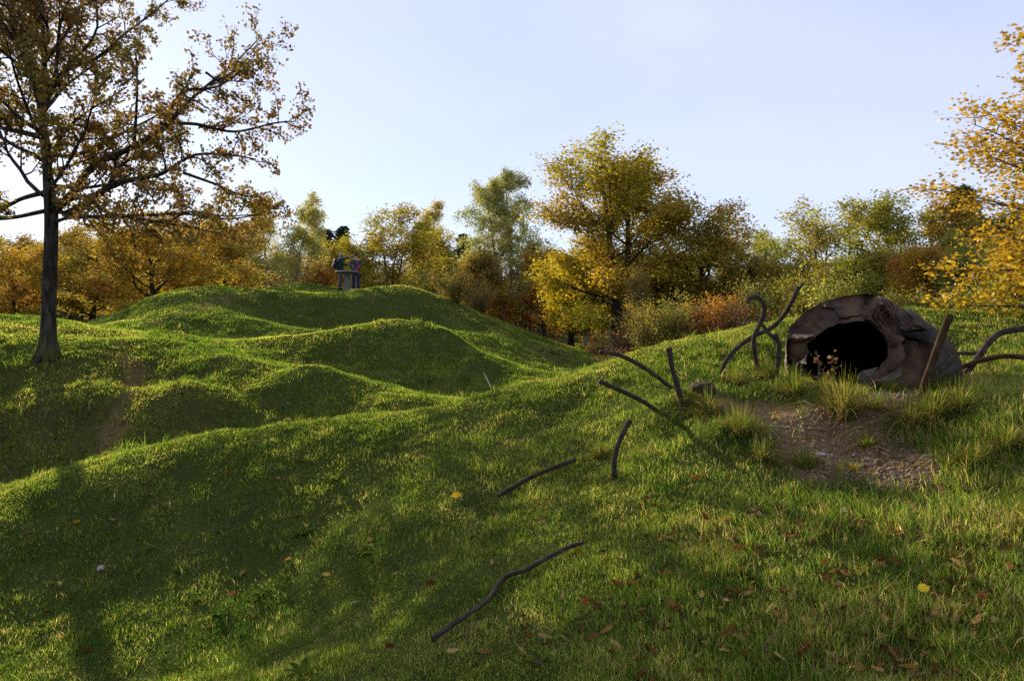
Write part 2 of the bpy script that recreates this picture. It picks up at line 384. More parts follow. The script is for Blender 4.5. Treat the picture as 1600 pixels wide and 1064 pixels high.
def crown_from(rng, anchors, nleaf, sigma, size, limb_jit=.25, tip=None, name='crown', up=.35, long=1.5):
    """anchors: list of (pos, limb id)"""
    pos = np.array([a[0] for a in anchors]); lid = np.array([a[1] for a in anchors])
    k = rng.integers(0, len(pos), nleaf); c = pos[k]+rng.normal(0, 1, (nleaf, 3))*sigma
    ljit = rng.uniform(-1, 1, lid.max()+1); ajit = rng.normal(0, .13, len(pos))
    hue = np.clip(.5+ljit[lid[k]]*limb_jit+ajit[k]+rng.normal(0, .13, nleaf), 0, 1)
    val = np.clip(.5+rng.normal(0, .2, nleaf)+ajit[k]*.5, 0, 1)
    return leaf_mesh(name, rng, c, size, np.stack([hue, val, val], 1), tip=tip, nrm_up=up, long=long)

def oak_parts(seed, H, Rr, tf=.25, nl=14, nleaf=6500, sigma=.2, leaf=.13, stems=1, lean=0., r0=None, flat=.4, dense=1., twig_r=.006, gapy=.0):
    rng = np.random.default_rng(seed); tubes = []; anch = []; lid = 0
    r0 = r0 or H*.021+.04
    for s in range(stems):
        if stems == 1: d0 = np.array([lean, 0, 1.])
        else:
            az = s/stems*2*math.pi+rng.uniform(0, 1); d0 = np.array([math.cos(az)*.07+lean, math.sin(az)*.07, 1.])
        tp, tr = branch(rng, (0, 0, -.15), d0, H*.9, r0*(1 if stems == 1 else .72), 11, .032, .04, .16)
        tr[0] *= 1.45; tubes.append((tp, tr, 8))
        for i in range(nl//stems+1):
            t = tf+(.97-tf)*((i+rng.uniform(0, .8))/(nl//stems+1)); p, dd = at(tp, t)
            az = i*2.4+s*1.3+rng.uniform(-.4, .4); q = (t-tf)/(1-tf)
            rad = Rr*math.sqrt(max(.05, 1-((q-flat)/(.69 if q > flat else flat+.35))**2))*rng.uniform(.72, 1.08)
            el = R(14)+R(58)*q+rng.normal(0, .12)
            dv = np.array([math.cos(az)*math.cos(el), math.sin(az)*math.cos(el), math.sin(el)])
            lp, lr = branch(rng, p, dv, rad/max(.45, math.cos(el))*.9, np.interp(t, np.linspace(0, 1, len(tr)), tr)*.55, 7, .13, .05, .2)
            tubes.append((lp, lr, 5)); lid += 1
            L = np.linalg.norm(lp[-1]-lp[0])
            for j in range(max(4, int(6*dense))):
                u = .28+.72*(j+rng.uniform(0, .9))/max(4, int(6*dense)); p2, d2 = at(lp, min(u, .99))
                sp, sr = branch(rng, p2, side(rng, d2, rng.uniform(.4, 1.0))+np.array([0, 0, .1]), L*rng.uniform(.22, .42)*(1.25-.6*u), lr[0]*.32*(1.1-u*.5)+twig_r, 5, .2, .04, .25)
                tubes.append((sp, sr, 4))
                for u3 in (.4, .7, .98):
                    p3, d3 = at(sp, u3); anch.append((p3, lid))
                    ep = p3+unit(side(rng, d3, rng.uniform(.3, 1.0)))*L*rng.uniform(.06, .16)
                    tubes.append((np.array([p3, (p3+ep)/2+rng.normal(0, .02, 3), ep]), np.array([twig_r*1.3, twig_r, twig_r*.6]), 3)); anch.append((ep, lid)); anch.append(((p3+ep)/2, lid))
    return tube_mesh('trunk', tubes), crown_from(rng, anch, nleaf, sigma, leaf)

def birch_parts(seed, H, Rr, nleaf=6000, leaf=.09, stems=1, tf=.3, droop=.28, sigma=.16, lean=0.):
    rng = np.random.default_rng(seed); tubes = []; anch = []; lid = 0; tips = []
    for s in range(stems):
        az = s/stems*2*math.pi+.4; sp_ = .0 if stems == 1 else .11
        hh = H*(1-.1*s)
        tp, tr = branch(rng, (0, 0, -.1), (math.cos(az)*sp_+lean, math.sin(az)*sp_, 1), hh, H*.013+.035, 12, .04, .03, .1); tubes.append((tp, tr, 7))
        nl = 26//stems+6
        for i in range(nl):
            t = tf+(.98-tf)*(i+rng.uniform(0, .9))/nl; p, dd = at(tp, t); az2 = i*2.4+rng.uniform(-.5, .5); q = (t-tf)/(1-tf)
            rad = Rr*(1-q**1.6*.78)*min(1, .45+q*2.2)*rng.uniform(.65, 1.1); el = R(38)+R(30)*q
            lp, lr = branch(rng, p, (math.cos(az2)*math.cos(el), math.sin(az2)*math.cos(el), math.sin(el)), rad*1.35, .03*H/12*(1-q*.6), 6, .1, -.08, .2); tubes.append((lp, lr, 4)); lid += 1
            for j in range(8):
                u = .2+.8*(j+rng.uniform(0, .9))/8; p2, d2 = at(lp, min(u, .99))
                sp, sr = branch(rng, p2, side(rng, d2, .7), rad*rng.uniform(.35, .8)+.25, .007, 5, .16, -droop, .4); tubes.append((sp, sr, 3))
                for u3 in (.25, .45, .65, .85, .99):
                    anch.append((at(sp, u3)[0], lid))
    rng2 = np.random.default_rng(seed+9)
    return tube_mesh('trunk', tubes), crown_from(rng2, anch, nleaf, sigma, leaf, limb_jit=.2, up=0., long=1.4)

def conifer_parts(seed, H, Rr, nleaf=5000, tf=.25, ragged=.3):
    rng = np.random.default_rng(seed); tubes = []; anch = []; tips = []; lid = 0
    tp, tr = branch(rng, (0, 0, -.1), (0, 0, 1), H, H*.012+.03, 9, .015, 0, .08); tubes.append((tp, tr, 6))
    n = 46
    for i in range(n):
        t = tf+(.985-tf)*(i+rng.uniform(0, .8))/n; p, _ = at(tp, t); az = i*2.4+rng.uniform(-.4, .4); q = (t-tf)/(1-tf)
        rad = Rr*((1-q)**.75+.06)*rng.uniform(1-ragged, 1.1)
        lp, lr = branch(rng, p, (math.cos(az), math.sin(az), .12-.25*(1-q)), rad, .03, 5, .06, .05, .25); tubes.append((lp, lr, 3)); lid += 1
        for u in np.linspace(.2, 1, 8):
            a, d = at(lp, min(u, .99)); anch.append((a, lid))
            for sgn in (-1, 1): anch.append((a+np.cross(d, [0, 0, 1])*sgn*rad*.22*(1.1-u*.6)+np.array([0, 0, -.08]), lid))
    return tube_mesh('trunk', tubes), crown_from(rng, anch, nleaf, H*.016, H*.016, limb_jit=.15, long=2.4, up=.6)

def slender_parts(seed, H, Rr, nleaf=2600, leaf=.2, tf=.42):
    """forest-grown tree: long bare stem, high thin crown"""
    rng = np.random.default_rng(seed); tubes = []; anch = []; lid = 0
    tp, tr = branch(rng, (0, 0, -.1), (0, 0, 1), H*.97, H*.009+.03, 10, .03, .02, .15); tubes.append((tp, tr, 6))
    for i in range(18):
        t = tf+(.98-tf)*(i+rng.uniform(0, .8))/18; p, _ = at(tp, t); az = i*2.4+rng.uniform(-.4, .4); q = (t-tf)/(1-tf); el = R(10)+R(50)*q
        rad = Rr*math.sqrt(max(.1, 1-((q-.3)/.75)**2))*rng.uniform(.6, 1.1)
        lp, lr = branch(rng, p, (math.cos(az)*math.cos(el), math.sin(az)*math.cos(el), math.sin(el)), rad/max(.5, math.cos(el)), .035, 5, .13, .03, .25); tubes.append((lp, lr, 4)); lid += 1
        for u in np.linspace(.3, 1, 6):
            a, d = at(lp, min(u, .99)); e = a+side(rng, d, .8)*rad*.3; tubes.append((np.array([a, (a+e)/2, e]), np.array([.015, .012, .006]), 3)); anch += [(a, lid), (e, lid), ((a+e)/2, lid)]
    return tube_mesh('trunk', tubes), crown_from(rng, anch, nleaf, .32, leaf, limb_jit=.25)

def shrub_parts(seed, H, Rr, nleaf=2500, leaf=.08, sigma=.12, stems=9, twiggy=1.):
    rng = np.random.default_rng(seed); tubes = []; anch = []
    for s in range(stems):
        az = s*2.4+rng.uniform(-.5, .5); sl_ = rng.uniform(.1, 1.)*Rr/H
        lp, lr = branch(rng, (math.cos(az)*.06, math.sin(az)*.06, -.05), (math.cos(az)*sl_, math.sin(az)*sl_, 1), H*rng.uniform(.65, 1.05), .012+.006*H, 7, .12, -.02, .25); tubes.append((lp, lr, 5))
        for j in range(8):
            u = .15+.85*(j+rng.uniform(0, .9))/8; p2, d2 = at(lp, min(u, .99))
            sp, sr = branch(rng, p2, side(rng, d2, .8), H*rng.uniform(.14, .3)*twiggy, .006, 4, .2, .0, .4); tubes.append((sp, sr, 3))
            for u3 in (.3, .65, .99): anch.append((at(sp, u3)[0], s))
    return tube_mesh('stems', tubes), crown_from(rng, anch, nleaf, sigma, leaf, limb_jit=.3, name='foliage')

def fit(parts, H, Rr):
    """scale a grown tree so that its crown has the surveyed height and half width"""
    m = parts[1]; c = np.empty(len(m.vertices)*3, np.float32); m.vertices.foreach_get('co', c); c = c.reshape(-1, 3)
    kz = H/np.percentile(c[:, 2], 99.7); kr = Rr/np.percentile(np.abs(c[:, 0]), 96)
    for m in parts:
        c = np.empty(len(m.vertices)*3, np.float32); m.vertices.foreach_get('co', c); c = c.reshape(-1, 3)*np.array([kr, kr, kz], np.float32); m.vertices.foreach_set('co', c.ravel()); m.update()
    return parts
def bark(name, dark, light, sc=9):
    return surface(name, lambda nt: ramp(nt, noise(nt, sc, 6, .65, vec_scale=(1, 1, .22)), [(.3, dark), (.7, light)]), .95,
                   (lambda nt: noise(nt, sc*1.6, 5, .7, vec_scale=(1, 1, .2)), .9, .03), .1)
M_BARK = bark('oak_bark', (.018, .015, .012), (.075, .062, .05))
M_BARK2 = bark('grey_bark', (.03, .026, .022), (.10, .09, .078), 7)
M_BIRCH = surface('birch_bark', lambda nt: ramp(nt, noise(nt, 3.2, 5, .7, vec_scale=(.6, .6, 2.6)), [(.40, (.03, .028, .026)), (.47, (.26, .25, .23)), (.62, (.5, .48, .44))]), .8, None, .2)
M_LEAF = leaf_material('autumn_leaf')
M_NEEDLE = leaf_material('pine_needle', .15, hue=.02)

def plant(name, label, cat, parts, loc, col, bark_m=None, leaf_m=None, group=None, rz=0., names=('trunk', 'crown')):
    t = thing(name, label, cat, loc, rz, group)
    obj(names[0], parts[0], bark_m or M_BARK, t)
    c = obj(names[1], parts[1], leaf_m or M_LEAF, t); c.color = (*col, 1); return t

YEL, YGR, OLV, ORA, RUS, GRN, DGR, PAL, GOLD = (.42, .28, .028), (.30, .27, .035), (.17, .16, .03), (.40, .17, .02), (.23, .095, .025), (.12, .16, .03), (.035, .055, .03), (.36, .35, .10), (.55, .32, .02)
BRO = (.20, .13, .035)
# photo column, crown-top row, crown half width (px), distance, kind, seed, colour, options, label
TREES = [
 (965, 228, 108, 38, 'oak', 111, (.36, .27, .025), dict(tf=.14, nl=36, nleaf=24000, leaf=.13, sigma=.24, stems=2, flat=.3, dense=1.3, r0=.34), 'tall forked oak with yellow green crown at the edge of the shaded wood', 'oak'),
 (1075, 318, 85, 37, 'oak', 12, (.28, .20, .03), dict(tf=.10, nl=24, nleaf=12000, leaf=.12, sigma=.21, lean=.12), 'olive brown oak leaning over the brambles, right behind the tall forked oak', 'oak'),
 (612, 322, 78, 46, 'oak', 13, (.33, .27, .035), dict(tf=.08, nl=20, nleaf=11000, leaf=.13, sigma=.21, stems=3, flat=.35), 'wide low yellow green tree with spreading limbs behind the two walkers', 'tree'),
 (795, 262, 58, 52, 'birch', 14, (.33, .33, .11), dict(stems=2, nleaf=17000, leaf=.12, tf=.27), 'tallest weeping birch with white trunk in the middle of the wood edge', 'birch'),
 (755, 395, 42, 50, 'birch', 15, (.25, .18, .04), dict(nleaf=7000, leaf=.12, tf=.2), 'low golden brown birch drooping at the foot of the tallest weeping birch', 'birch'),
 (462, 300, 42, 56, 'birch', 16, (.40, .37, .12), dict(stems=2, nleaf=11000, leaf=.13, tf=.12), 'pale yellow birch standing behind the mound, nearest the orange oak branches', 'birch'),
 (425, 312, 34, 60, 'birch', 17, (.42, .36, .12), dict(nleaf=7000, leaf=.13, tf=.12), 'pale gold birch half hidden behind the branch tips of the big oak', 'birch'),
 (655, 315, 42, 62, 'birch', 18, (.46, .38, .12), dict(stems=2, nleaf=10000, leaf=.13, tf=.1), 'pale cream leaved birch rising behind the wide yellow green tree', 'birch'),
 (690, 385, 34, 58, 'birch', 19, (.36, .31, .07), dict(nleaf=5500, leaf=.13, tf=.1), 'small pale yellow birch beside the right side of the wide yellow green tree', 'birch'),
 (240, 335, 95, 44, 'oak', 20, (.42, .27, .035), dict(tf=.1, nl=20, nleaf=10000, leaf=.13, sigma=.21, flat=.3), 'broad orange oak with low dark limbs behind the left mound', 'oak'),
 (140, 345, 70, 47, 'oak', 21, (.31, .22, .04), dict(tf=.2, nl=16, nleaf=7000, leaf=.13, sigma=.21), 'olive oak behind the trunk of the big foreground oak', 'oak'),
 (340, 325, 70, 48, 'oak', 22, (.34, .22, .04), dict(tf=.14, nl=16, nleaf=8000, leaf=.13, sigma=.21, stems=2), 'brown orange oak with several bare stems behind the top of the left mound', 'oak'),
 (20, 375, 62, 42, 'oak', 23, (.40, .25, .035), dict(tf=.25, nl=14, nleaf=6000, leaf=.13, sigma=.21), 'rusty orange oak at the far left wood edge', 'oak'),
 (525, 372, 40, 64, 'oak', 50, (.34, .26, .03), dict(tf=.12, nl=14, nleaf=5000, leaf=.14, sigma=.21), 'small bright yellow tree just behind the pointing walker', 'tree'),
 (500, 408, 34, 50, 'oak', 24, (.34, .14, .02), dict(tf=.06, nl=12, nleaf=3500, leaf=.12, sigma=.25), 'small fiery orange tree left of the walkers', 'tree'),
 (850, 392, 40, 50, 'oak', 25, (.42, .20, .03), dict(tf=.2, nl=14, nleaf=5000, leaf=.12, sigma=.2), 'slim orange red tree between the tallest birch and the forked oak', 'tree'),
 (893, 395, 45, 42, 'oak', 26, (.50, .32, .02), dict(tf=.22, nl=14, nleaf=5500, leaf=.12, sigma=.2), 'bright golden young tree under the left limbs of the forked oak', 'tree'),
 (1140, 365, 45, 46, 'oak', 27, (.30, .27, .07), dict(tf=.1, nl=15, nleaf=5500, leaf=.12, sigma=.2), 'hazy olive tree behind the leaning oak', 'tree'),
 (1205, 358, 42, 50, 'oak', 28, (.32, .33, .08), dict(tf=.12, nl=15, nleaf=6000, leaf=.12, sigma=.2), 'pale green rounded tree behind the hooked iron bar', 'tree'),
 (1283, 322, 60, 40, 'oak', 29, (.33, .30, .055), dict(tf=.15, nl=18, nleaf=7500, leaf=.11, sigma=.17, stems=2), 'open crowned green yellow tree with forked stems left of the iron dome top', 'tree'),
 (1225, 395, 36, 34, 'oak', 30, (.30, .25, .03), dict(tf=.1, nl=13, nleaf=5000, leaf=.10, sigma=.25), 'short yellow green tree behind the forked iron bar', 'tree'),
 (1415, 305, 84, 33, 'oak', 31, (.27, .26, .035), dict(tf=.1, nl=20, nleaf=11000, leaf=.11, sigma=.18, flat=.35), 'large green oak behind the iron dome', 'oak'),
 (1370, 385, 40, 30, 'oak', 32, (.29, .26, .035), dict(tf=.06, nl=14, nleaf=6000, leaf=.10, sigma=.25), 'low olive tree directly behind the crest of the iron dome', 'tree'),
 (1455, 315, 42, 35, 'oak', 33, (.27, .18, .03), dict(tf=.1, nl=14, nleaf=6000, leaf=.11, sigma=.18), 'brownish topped oak just right of the large green oak', 'oak'),
 (1448, 385, 52, 26, 'oak', 34, (.38, .17, .022), dict(tf=.05, nl=18, nleaf=8000, leaf=.085, sigma=.2, flat=.3), 'bushy rusty orange oak in front of the large green oak', 'oak'),
 (1508, 292, 42, 40, 'conifer', 35, (.035, .055, .022), dict(nleaf=6000), 'dark green fir rising behind the golden maple', 'fir'),
 (1525, 375, 42, 23, 'shrub', 36, (.17, .21, .045), dict(nleaf=8000, leaf=.07, sigma=.16, stems=16), 'round grey green willow bush at the meadow edge', 'bush'),
 (1600, 420, 42, 19, 'shrub', 37, (.38, .25, .025), dict(nleaf=6000, leaf=.07, sigma=.16, stems=14), 'orange yellow bush under the golden maple', 'bush'),
 (1575, 468, 38, 16.5, 'shrub', 38, (.15, .19, .03), dict(nleaf=6000, leaf=.055, sigma=.12, stems=14), 'low dark green bramble bush below the golden maple', 'bush'),
 (1560, 330, 50, 34, 'oak', 39, (.22, .21, .04), dict(tf=.1, nl=16, nleaf=7000, leaf=.11, sigma=.18), 'green oak hidden behind the golden maple crown', 'oak'),
 (514, 360, 20, 85, 'conifer', 40, DGR, {}, 'dark pine left of the pointing walker, behind the pale birch', 'pine'),
 (537, 357, 18, 92, 'conifer', 41, DGR, {}, 'dark pine with rounded top above the two walkers', 'pine'),
 (722, 368, 18, 88, 'conifer', 42, DGR, {}, 'spire topped dark pine left of the tallest birch', 'pine'),
 (703, 392, 15, 95, 'conifer', 43, DGR, {}, 'low dark pine behind the small pale yellow birch', 'pine'),
 (862, 392, 18, 100, 'conifer', 44, DGR, {}, 'distant dark pine between the tallest birch and the forked oak', 'pine'),
 (915, 400, 16, 45, 'birch', 45, (.34, .24, .03), dict(nleaf=3000, leaf=.1, tf=.35), 'thin white stemmed birch in front of the shaded wood', 'birch'),
 (990, 420, 26, 33, 'birch', 46, (.28, .2, .04), dict(nleaf=3000, leaf=.09, tf=.3, lean=.05), 'thin leaning birch beside the trunk of the forked oak', 'birch'),
 (790, 440, 30, 50, 'oak', 47, (.48, .27, .02), dict(tf=.25, nl=10, nleaf=2600, leaf=.11, sigma=.24), 'small golden sapling at the foot of the tallest birch', 'tree'),
 (1170, 400, 30, 36, 'oak', 48, (.24, .19, .04), dict(tf=.1, nl=13, nleaf=4500, leaf=.11, sigma=.18), 'olive brown young tree above the rusty brambles', 'tree'),
 (1325, 400, 36, 34, 'oak', 49, (.26, .25, .045), dict(tf=.1, nl=13, nleaf=5000, leaf=.11, sigma=.18), 'small dark green tree between the open crowned tree and the iron dome', 'tree'),
]
PHOTO_BASE = {}
for px, top, hw, d, kind, seed, col, opt, label, cat in TREES:
    g = on_ground(px, d); H = CAMZ+(HY-top)*d/F-g[2]; Rr = hw*d/F
    fn = {'oak': oak_parts, 'birch': birch_parts, 'conifer': conifer_parts, 'shrub': shrub_parts}[kind]
    k = dict(opt)
    if kind != 'conifer': k['nleaf'] = int(k.get('nleaf', 6500)*2.3); k['leaf'] = k.get('leaf', .12)*.66
    parts = fit(fn(seed, H, Rr, **k), H, Rr)
    nm = {'oak': 'oak_tree' if cat == 'oak' else 'young_tree', 'birch': 'birch_tree', 'conifer': 'pine_tree' if cat == 'pine' else 'fir_tree', 'shrub': 'bush'}[kind]
    plant(nm, label, cat, parts, g, col, {'birch': M_BIRCH}.get(kind, M_BARK), M_NEEDLE if kind == 'conifer' else M_LEAF,
          names=('stems', 'foliage') if kind == 'shrub' else ('trunk', 'crown'))

# bare grey tree among the evergreens on the right
rng = np.random.default_rng(77)
g = on_ground(1508, 30); H = CAMZ+(HY-365)*30/F-g[2]; tb = []
tp, tr = branch(rng, (0, 0, -.1), (0, 0, 1), H*.75, .05, 8, .05, .02, .4); tb.append((tp, tr, 6))
for i in range(16):
    p, dd = at(tp, .45+.55*i/16); lp, lr = branch(rng, p, side(rng, dd, .5), H*rng.uniform(.2, .4), .022, 6, .12, .12, .2); tb.append((lp, lr, 4))
    for j in range(4):
        p2, d2 = at(lp, .3+.65*j/4); sp, sr = branch(rng, p2, side(rng, d2, .6), H*.12, .009, 4, .12, .1, .3); tb.append((sp, sr, 3))
bt = thing('bare_tree', 'leafless pale grey tree in front of the dark fir', 'tree', g); obj('trunk', tube_mesh('trunk', tb), surface('bare_bark', lambda nt: (.28, .25, .21), .9), bt)

# slender wood-grown trees standing in the shade behind the clearing
protos = [slender_parts(200+i, 13.5+i*.6, 2.3, nleaf=6000, leaf=.15) for i in range(4)]
rng = np.random.default_rng(5)
fcols = [(.20, .135, .03), (.26, .18, .03), (.14, .12, .03), (.10, .09, .028), (.26, .15, .025), (.16, .14, .035)]
cnt = 0
for row, (d0, d1, n) in enumerate(((60, 70, 28), (70, 84, 36), (84, 104, 44))):
    for i in range(n):
        px = -330+2260*(i+rng.uniform(.1, .9))/n; d = rng.uniform(d0, d1); g = on_ground(px, d)
        pr = protos[cnt % 4]; t = thing('wood_tree', 'slender dark stemmed tree deep in the shaded autumn wood', 'tree', g, rng.uniform(0, 6.28), 'slender trees deep in the shaded wood')
        k = (.52, .60, .68)[row]*rng.uniform(.88, 1.14)
        if 1100 < px < 1380: k *= .85
        if px < 430: k *= 1.25
        t.scale = (k*1.45, k*1.45, k*.84)
        obj('trunk', pr[0], M_BARK, t); c = obj('crown', pr[1], M_LEAF, t); c.color = (*fcols[rng.integers(0, 6)], 1); cnt += 1

# far-off wood: one mass of dark trees on the plateau behind
rng = np.random.default_rng(31); tubes = []; cen = []; lid = []
for i in range(620):
    a = R(rng.uniform(-58, 58)); d = rng.uniform(106, 170); x = d*math.sin(a)/math.cos(a)*1.0 if False else d*math.sin(a); y = d*math.cos(a); z = float(hgt(x, y)); h = rng.uniform(6., 9.6)
    tubes.append((np.array([[x, y, z-.2], [x, y, z+h*.95]]), np.array([.2, .05]), 5))
    m = 230; q = rng.uniform(.05, 1, m)**.9; rr = (1.9+.6*rng.uniform())*np.sqrt(np.clip(1-((q-.4)/.65)**2, .05, 1)); az = rng.uniform(0, 6.28, m); rad = rr*np.sqrt(rng.uniform(.1, 1, m))
    cen.append(np.stack([x+rad*np.cos(az), y+rad*np.sin(az), z+q*h], 1)); lid.append(np.full(m, rng.uniform()))
cen = np.concatenate(cen); lid = np.concatenate(lid)
fm = leaf_mesh('distant_forest', rng, cen, .55, np.stack([np.clip(lid+rng.normal(0, .1, len(lid)), 0, 1), rng.uniform(.2, .8, len(lid)), lid], 1), long=1.4)
tv, tl, ts = merge_tubes(tubes)
fo = obj('distant_forest', fm, M_LEAF); fo.color = (.075, .07, .025, 1); fo['kind'] = 'stuff'; fo['label'] = 'dark autumn forest far behind the clearing'
fs = obj('distant_forest_stems', new_mesh('distant_forest_stems', tv, loops=tl, starts=ts), M_BARK, fo); fs['kind'] = 'stuff'

# undergrowth along the wood edge, right of the forked oak
SHR = [ # column, base distance, height m, half width m, colour, leaf, n, label
 (1015, 26, 1.5, 1.0, (.16, .13, .03), .06, 2600, 'olive bramble bush at the base of the leaning birch'),
 (1050, 25, 1.8, 1.0, (.20, .18, .03), .06, 3000, 'taller yellow green sapling bush in the brambles'),
 (1085, 25, 1.3, .9, (.16, .07, .03), .05, 2500, 'dark reddish bramble bush before the leaning oak'),
 (1118, 26, 1.5, 1.0, (.38, .15, .02), .06, 2800, 'bright rust orange bush in the brambles above the meadow'),
 (1150, 25, 1.3, .9, (.17, .10, .03), .05, 2300, 'brown twiggy bush left of the hooked iron bar'),
 (1185, 27, 1.9, 1.0, (.22, .21, .04), .06, 2800, 'green leafy bush behind the hooked iron bar'),
 (1250, 25, 1.7, 1.1, (.24, .22, .035), .06, 2800, 'yellow green bush behind the forked bar tip'),
 (1305, 23, 1.5, 1.0, (.22, .22, .035), .055, 2800, 'leafy green bush left of the iron dome crest'),
 (985, 30, 1.0, .9, (.14, .07, .03), .05, 2000, 'low dead bramble around the foot of the forked oak'),
 (935, 34, .8, .8, (.15, .08, .03), .05, 1400, 'low brown bramble patch beside the thin white birch'),
 (715, 36, 1.6, 1.2, (.20, .15, .03), .06, 2600, 'olive brown thicket at the right shoulder of the hill'),
 (745, 40, 1.8, 1.3, (.17, .12, .03), .06, 2600, 'dark brown thicket between hill and tallest birch'),
 (670, 42, 2.4, 1.5, (.30, .24, .04), .07, 3000, 'yellow leaved thicket behind the hill top'),
 (1425, 22, 1.0, .9, (.20, .18, .03), .05, 2200, 'low olive bush under the rusty orange oak'),
 (1540, 19, 1.0, .8, (.16, .18, .03), .05, 2200, 'low green bush in front of the round willow'),
 (1490, 22, .9, .8, (.22, .17, .03), .05, 2000, 'small tawny bush between rusty oak and willow'),
 (985, 19, .35, .5, (.17, .07, .03), .04, 500, 'low reddish weed clump at the lip of the hollow'),
 (960, 22, .5, .6, (.17, .09, .03), .04, 600, 'reddish weed patch down in the hollow by the meadow'),
]
for i, (px, d, h, hw, col, leaf, n, label) in enumerate(SHR):
    plant('bramble_bush' if i not in (1, 5, 6, 7) else 'leafy_bush', label, 'bush', shrub_parts(400+i, h, hw, int(n*1.8), leaf*.75, .09+.02*h, stems=int(8+hw*6), twiggy=1.2), on_ground(px, d), col, M_BARK2, names=('stems', 'foliage'))
# dry stalks behind the dome meadow
# ------------------------------------------------------------------ the big oak on the left: limbs follow the photograph
OD = 17.5
LIMBS = [ # polyline in photo pixels at the trunk's distance, depth drift (m) at its tip, start radius m
 ([(102,335),(144,316),(168,300),(210,287),(262,280),(286,270),(325,252),(380,255),(420,262)], -1.0, .085),
 ([(144,316),(178,335),(231,346),(256,352),(330,365),(385,378)], -1.6, .05),
 ([(168,300),(174,265),(180,250),(215,225),(270,190)], .9, .05),
 ([(90,325),(114,300),(132,270),(153,250),(177,240),(210,220),(250,193),(270,165),(295,141),(322,114),(360,80),(395,40)], .6, .10),
 ([(210,220),(222,190),(240,150),(250,110)], -1.2, .04),
 ([(250,193),(300,190),(350,195),(410,175),(440,165)], 1.4, .045),
 ([(268,168),(300,150),(360,150),(420,130)], -1.2, .04),
 ([(77,258),(105,216),(135,204),(175,192),(240,165)], -1.3, .055),
 ([(87,265),(120,252),(133,240),(112,222)], .5, .03),
 ([(68,100),(95,50),(105,20),(118,-40)], .6, .05),
 ([(66,140),(100,105),(140,80),(170,40),(205,0),(235,-40)], 1.2, .055),
 ([(66,150),(95,120),(115,60),(140,20),(165,-30)], -1.2, .05),
 ([(66,70),(50,55),(30,20),(10,-30)], -.8, .05),
 ([(67,180),(33,93),(10,55),(-20,10),(-60,-40)], .8, .06),
 ([(72,140),(20,90),(-20,60),(-80,40)], -1.2, .05),
 ([(72,300),(30,310),(-10,325),(-80,325),(-140,310)], .4, .06),
 ([(68,215),(30,205),(-30,190),(-110,170),(-180,150)], .9, .07),
 ([(70,330),(20,345),(-50,350),(-120,370)], -1.3, .05),
 ([(68,120),(0,40),(-60,0),(-130,-30)], -.5, .05),
 ([(80,350),(120,345),(170,350),(215,352),(260,352)], -2.2, .045),
 ([(88,330),(120,335),(190,330),(250,322),(310,325),(360,310)], 2.4, .055),
 ([(75,290),(110,285),(160,262),(200,258)], 2.6, .05),
 ([(70,240),(100,235),(150,190),(180,150),(190,110)], 2.6, .055),
 ([(70,230),(80,200),(100,160),(130,130)], -2.6, .05),
 ([(68,160),(72,100),(62,40)], -2.0, .045),
 ([(286,270),(330,285),(370,300),(405,290)], .8, .035),
 ([(256,352),(290,330),(340,335),(395,330)], .6, .03),
 ([(322,114),(350,130),(390,115),(430,110)], -.8, .03),
]
rng = np.random.default_rng(2024)
base = on_ground(75, OD); tb = []; anch = []; lid = 0
trunk_px = [(74,560),(75,540),(76,500),(78,430),(80,370),(80,330),(77,300),(74,262),(69,215),(67,170),(68,120),(70,80),(66,30),(66,-20),(70,-70)]
tp = np.array([P(px, py, OD) for px, py in trunk_px])-base; tp[0][2] = -.15
trad = np.array([.33,.255,.20,.19,.185,.185,.16,.135,.115,.10,.085,.07,.05,.035,.02]); tb.append((spline(tp, 56), np.interp(np.linspace(0, 1, 57), np.linspace(0, 1, 15), trad)*.76, 14))
for k in range(6):   # root flare
    a = k*1.05+.3; tb.append((np.array([[.12*math.cos(a), .12*math.sin(a), .34], [.19*math.cos(a), .19*math.sin(a), .1], [.33*math.cos(a), .33*math.sin(a), -.12]]), np.array([.08, .07, .04]), 6))
main_limbs = []
for px, drift, r0 in LIMBS:
    p = np.array([P(a, b, OD) for a, b in px])-base; t = np.linspace(0, 1, len(p)); p[:, 1] += drift*t**1.2+rng.normal(0, .06, len(p))*t
    sp = spline(p, 30); rr = np.linspace(r0, .012, len(sp)); main_limbs.append((sp, rr)); tb.append((sp, rr, 8))
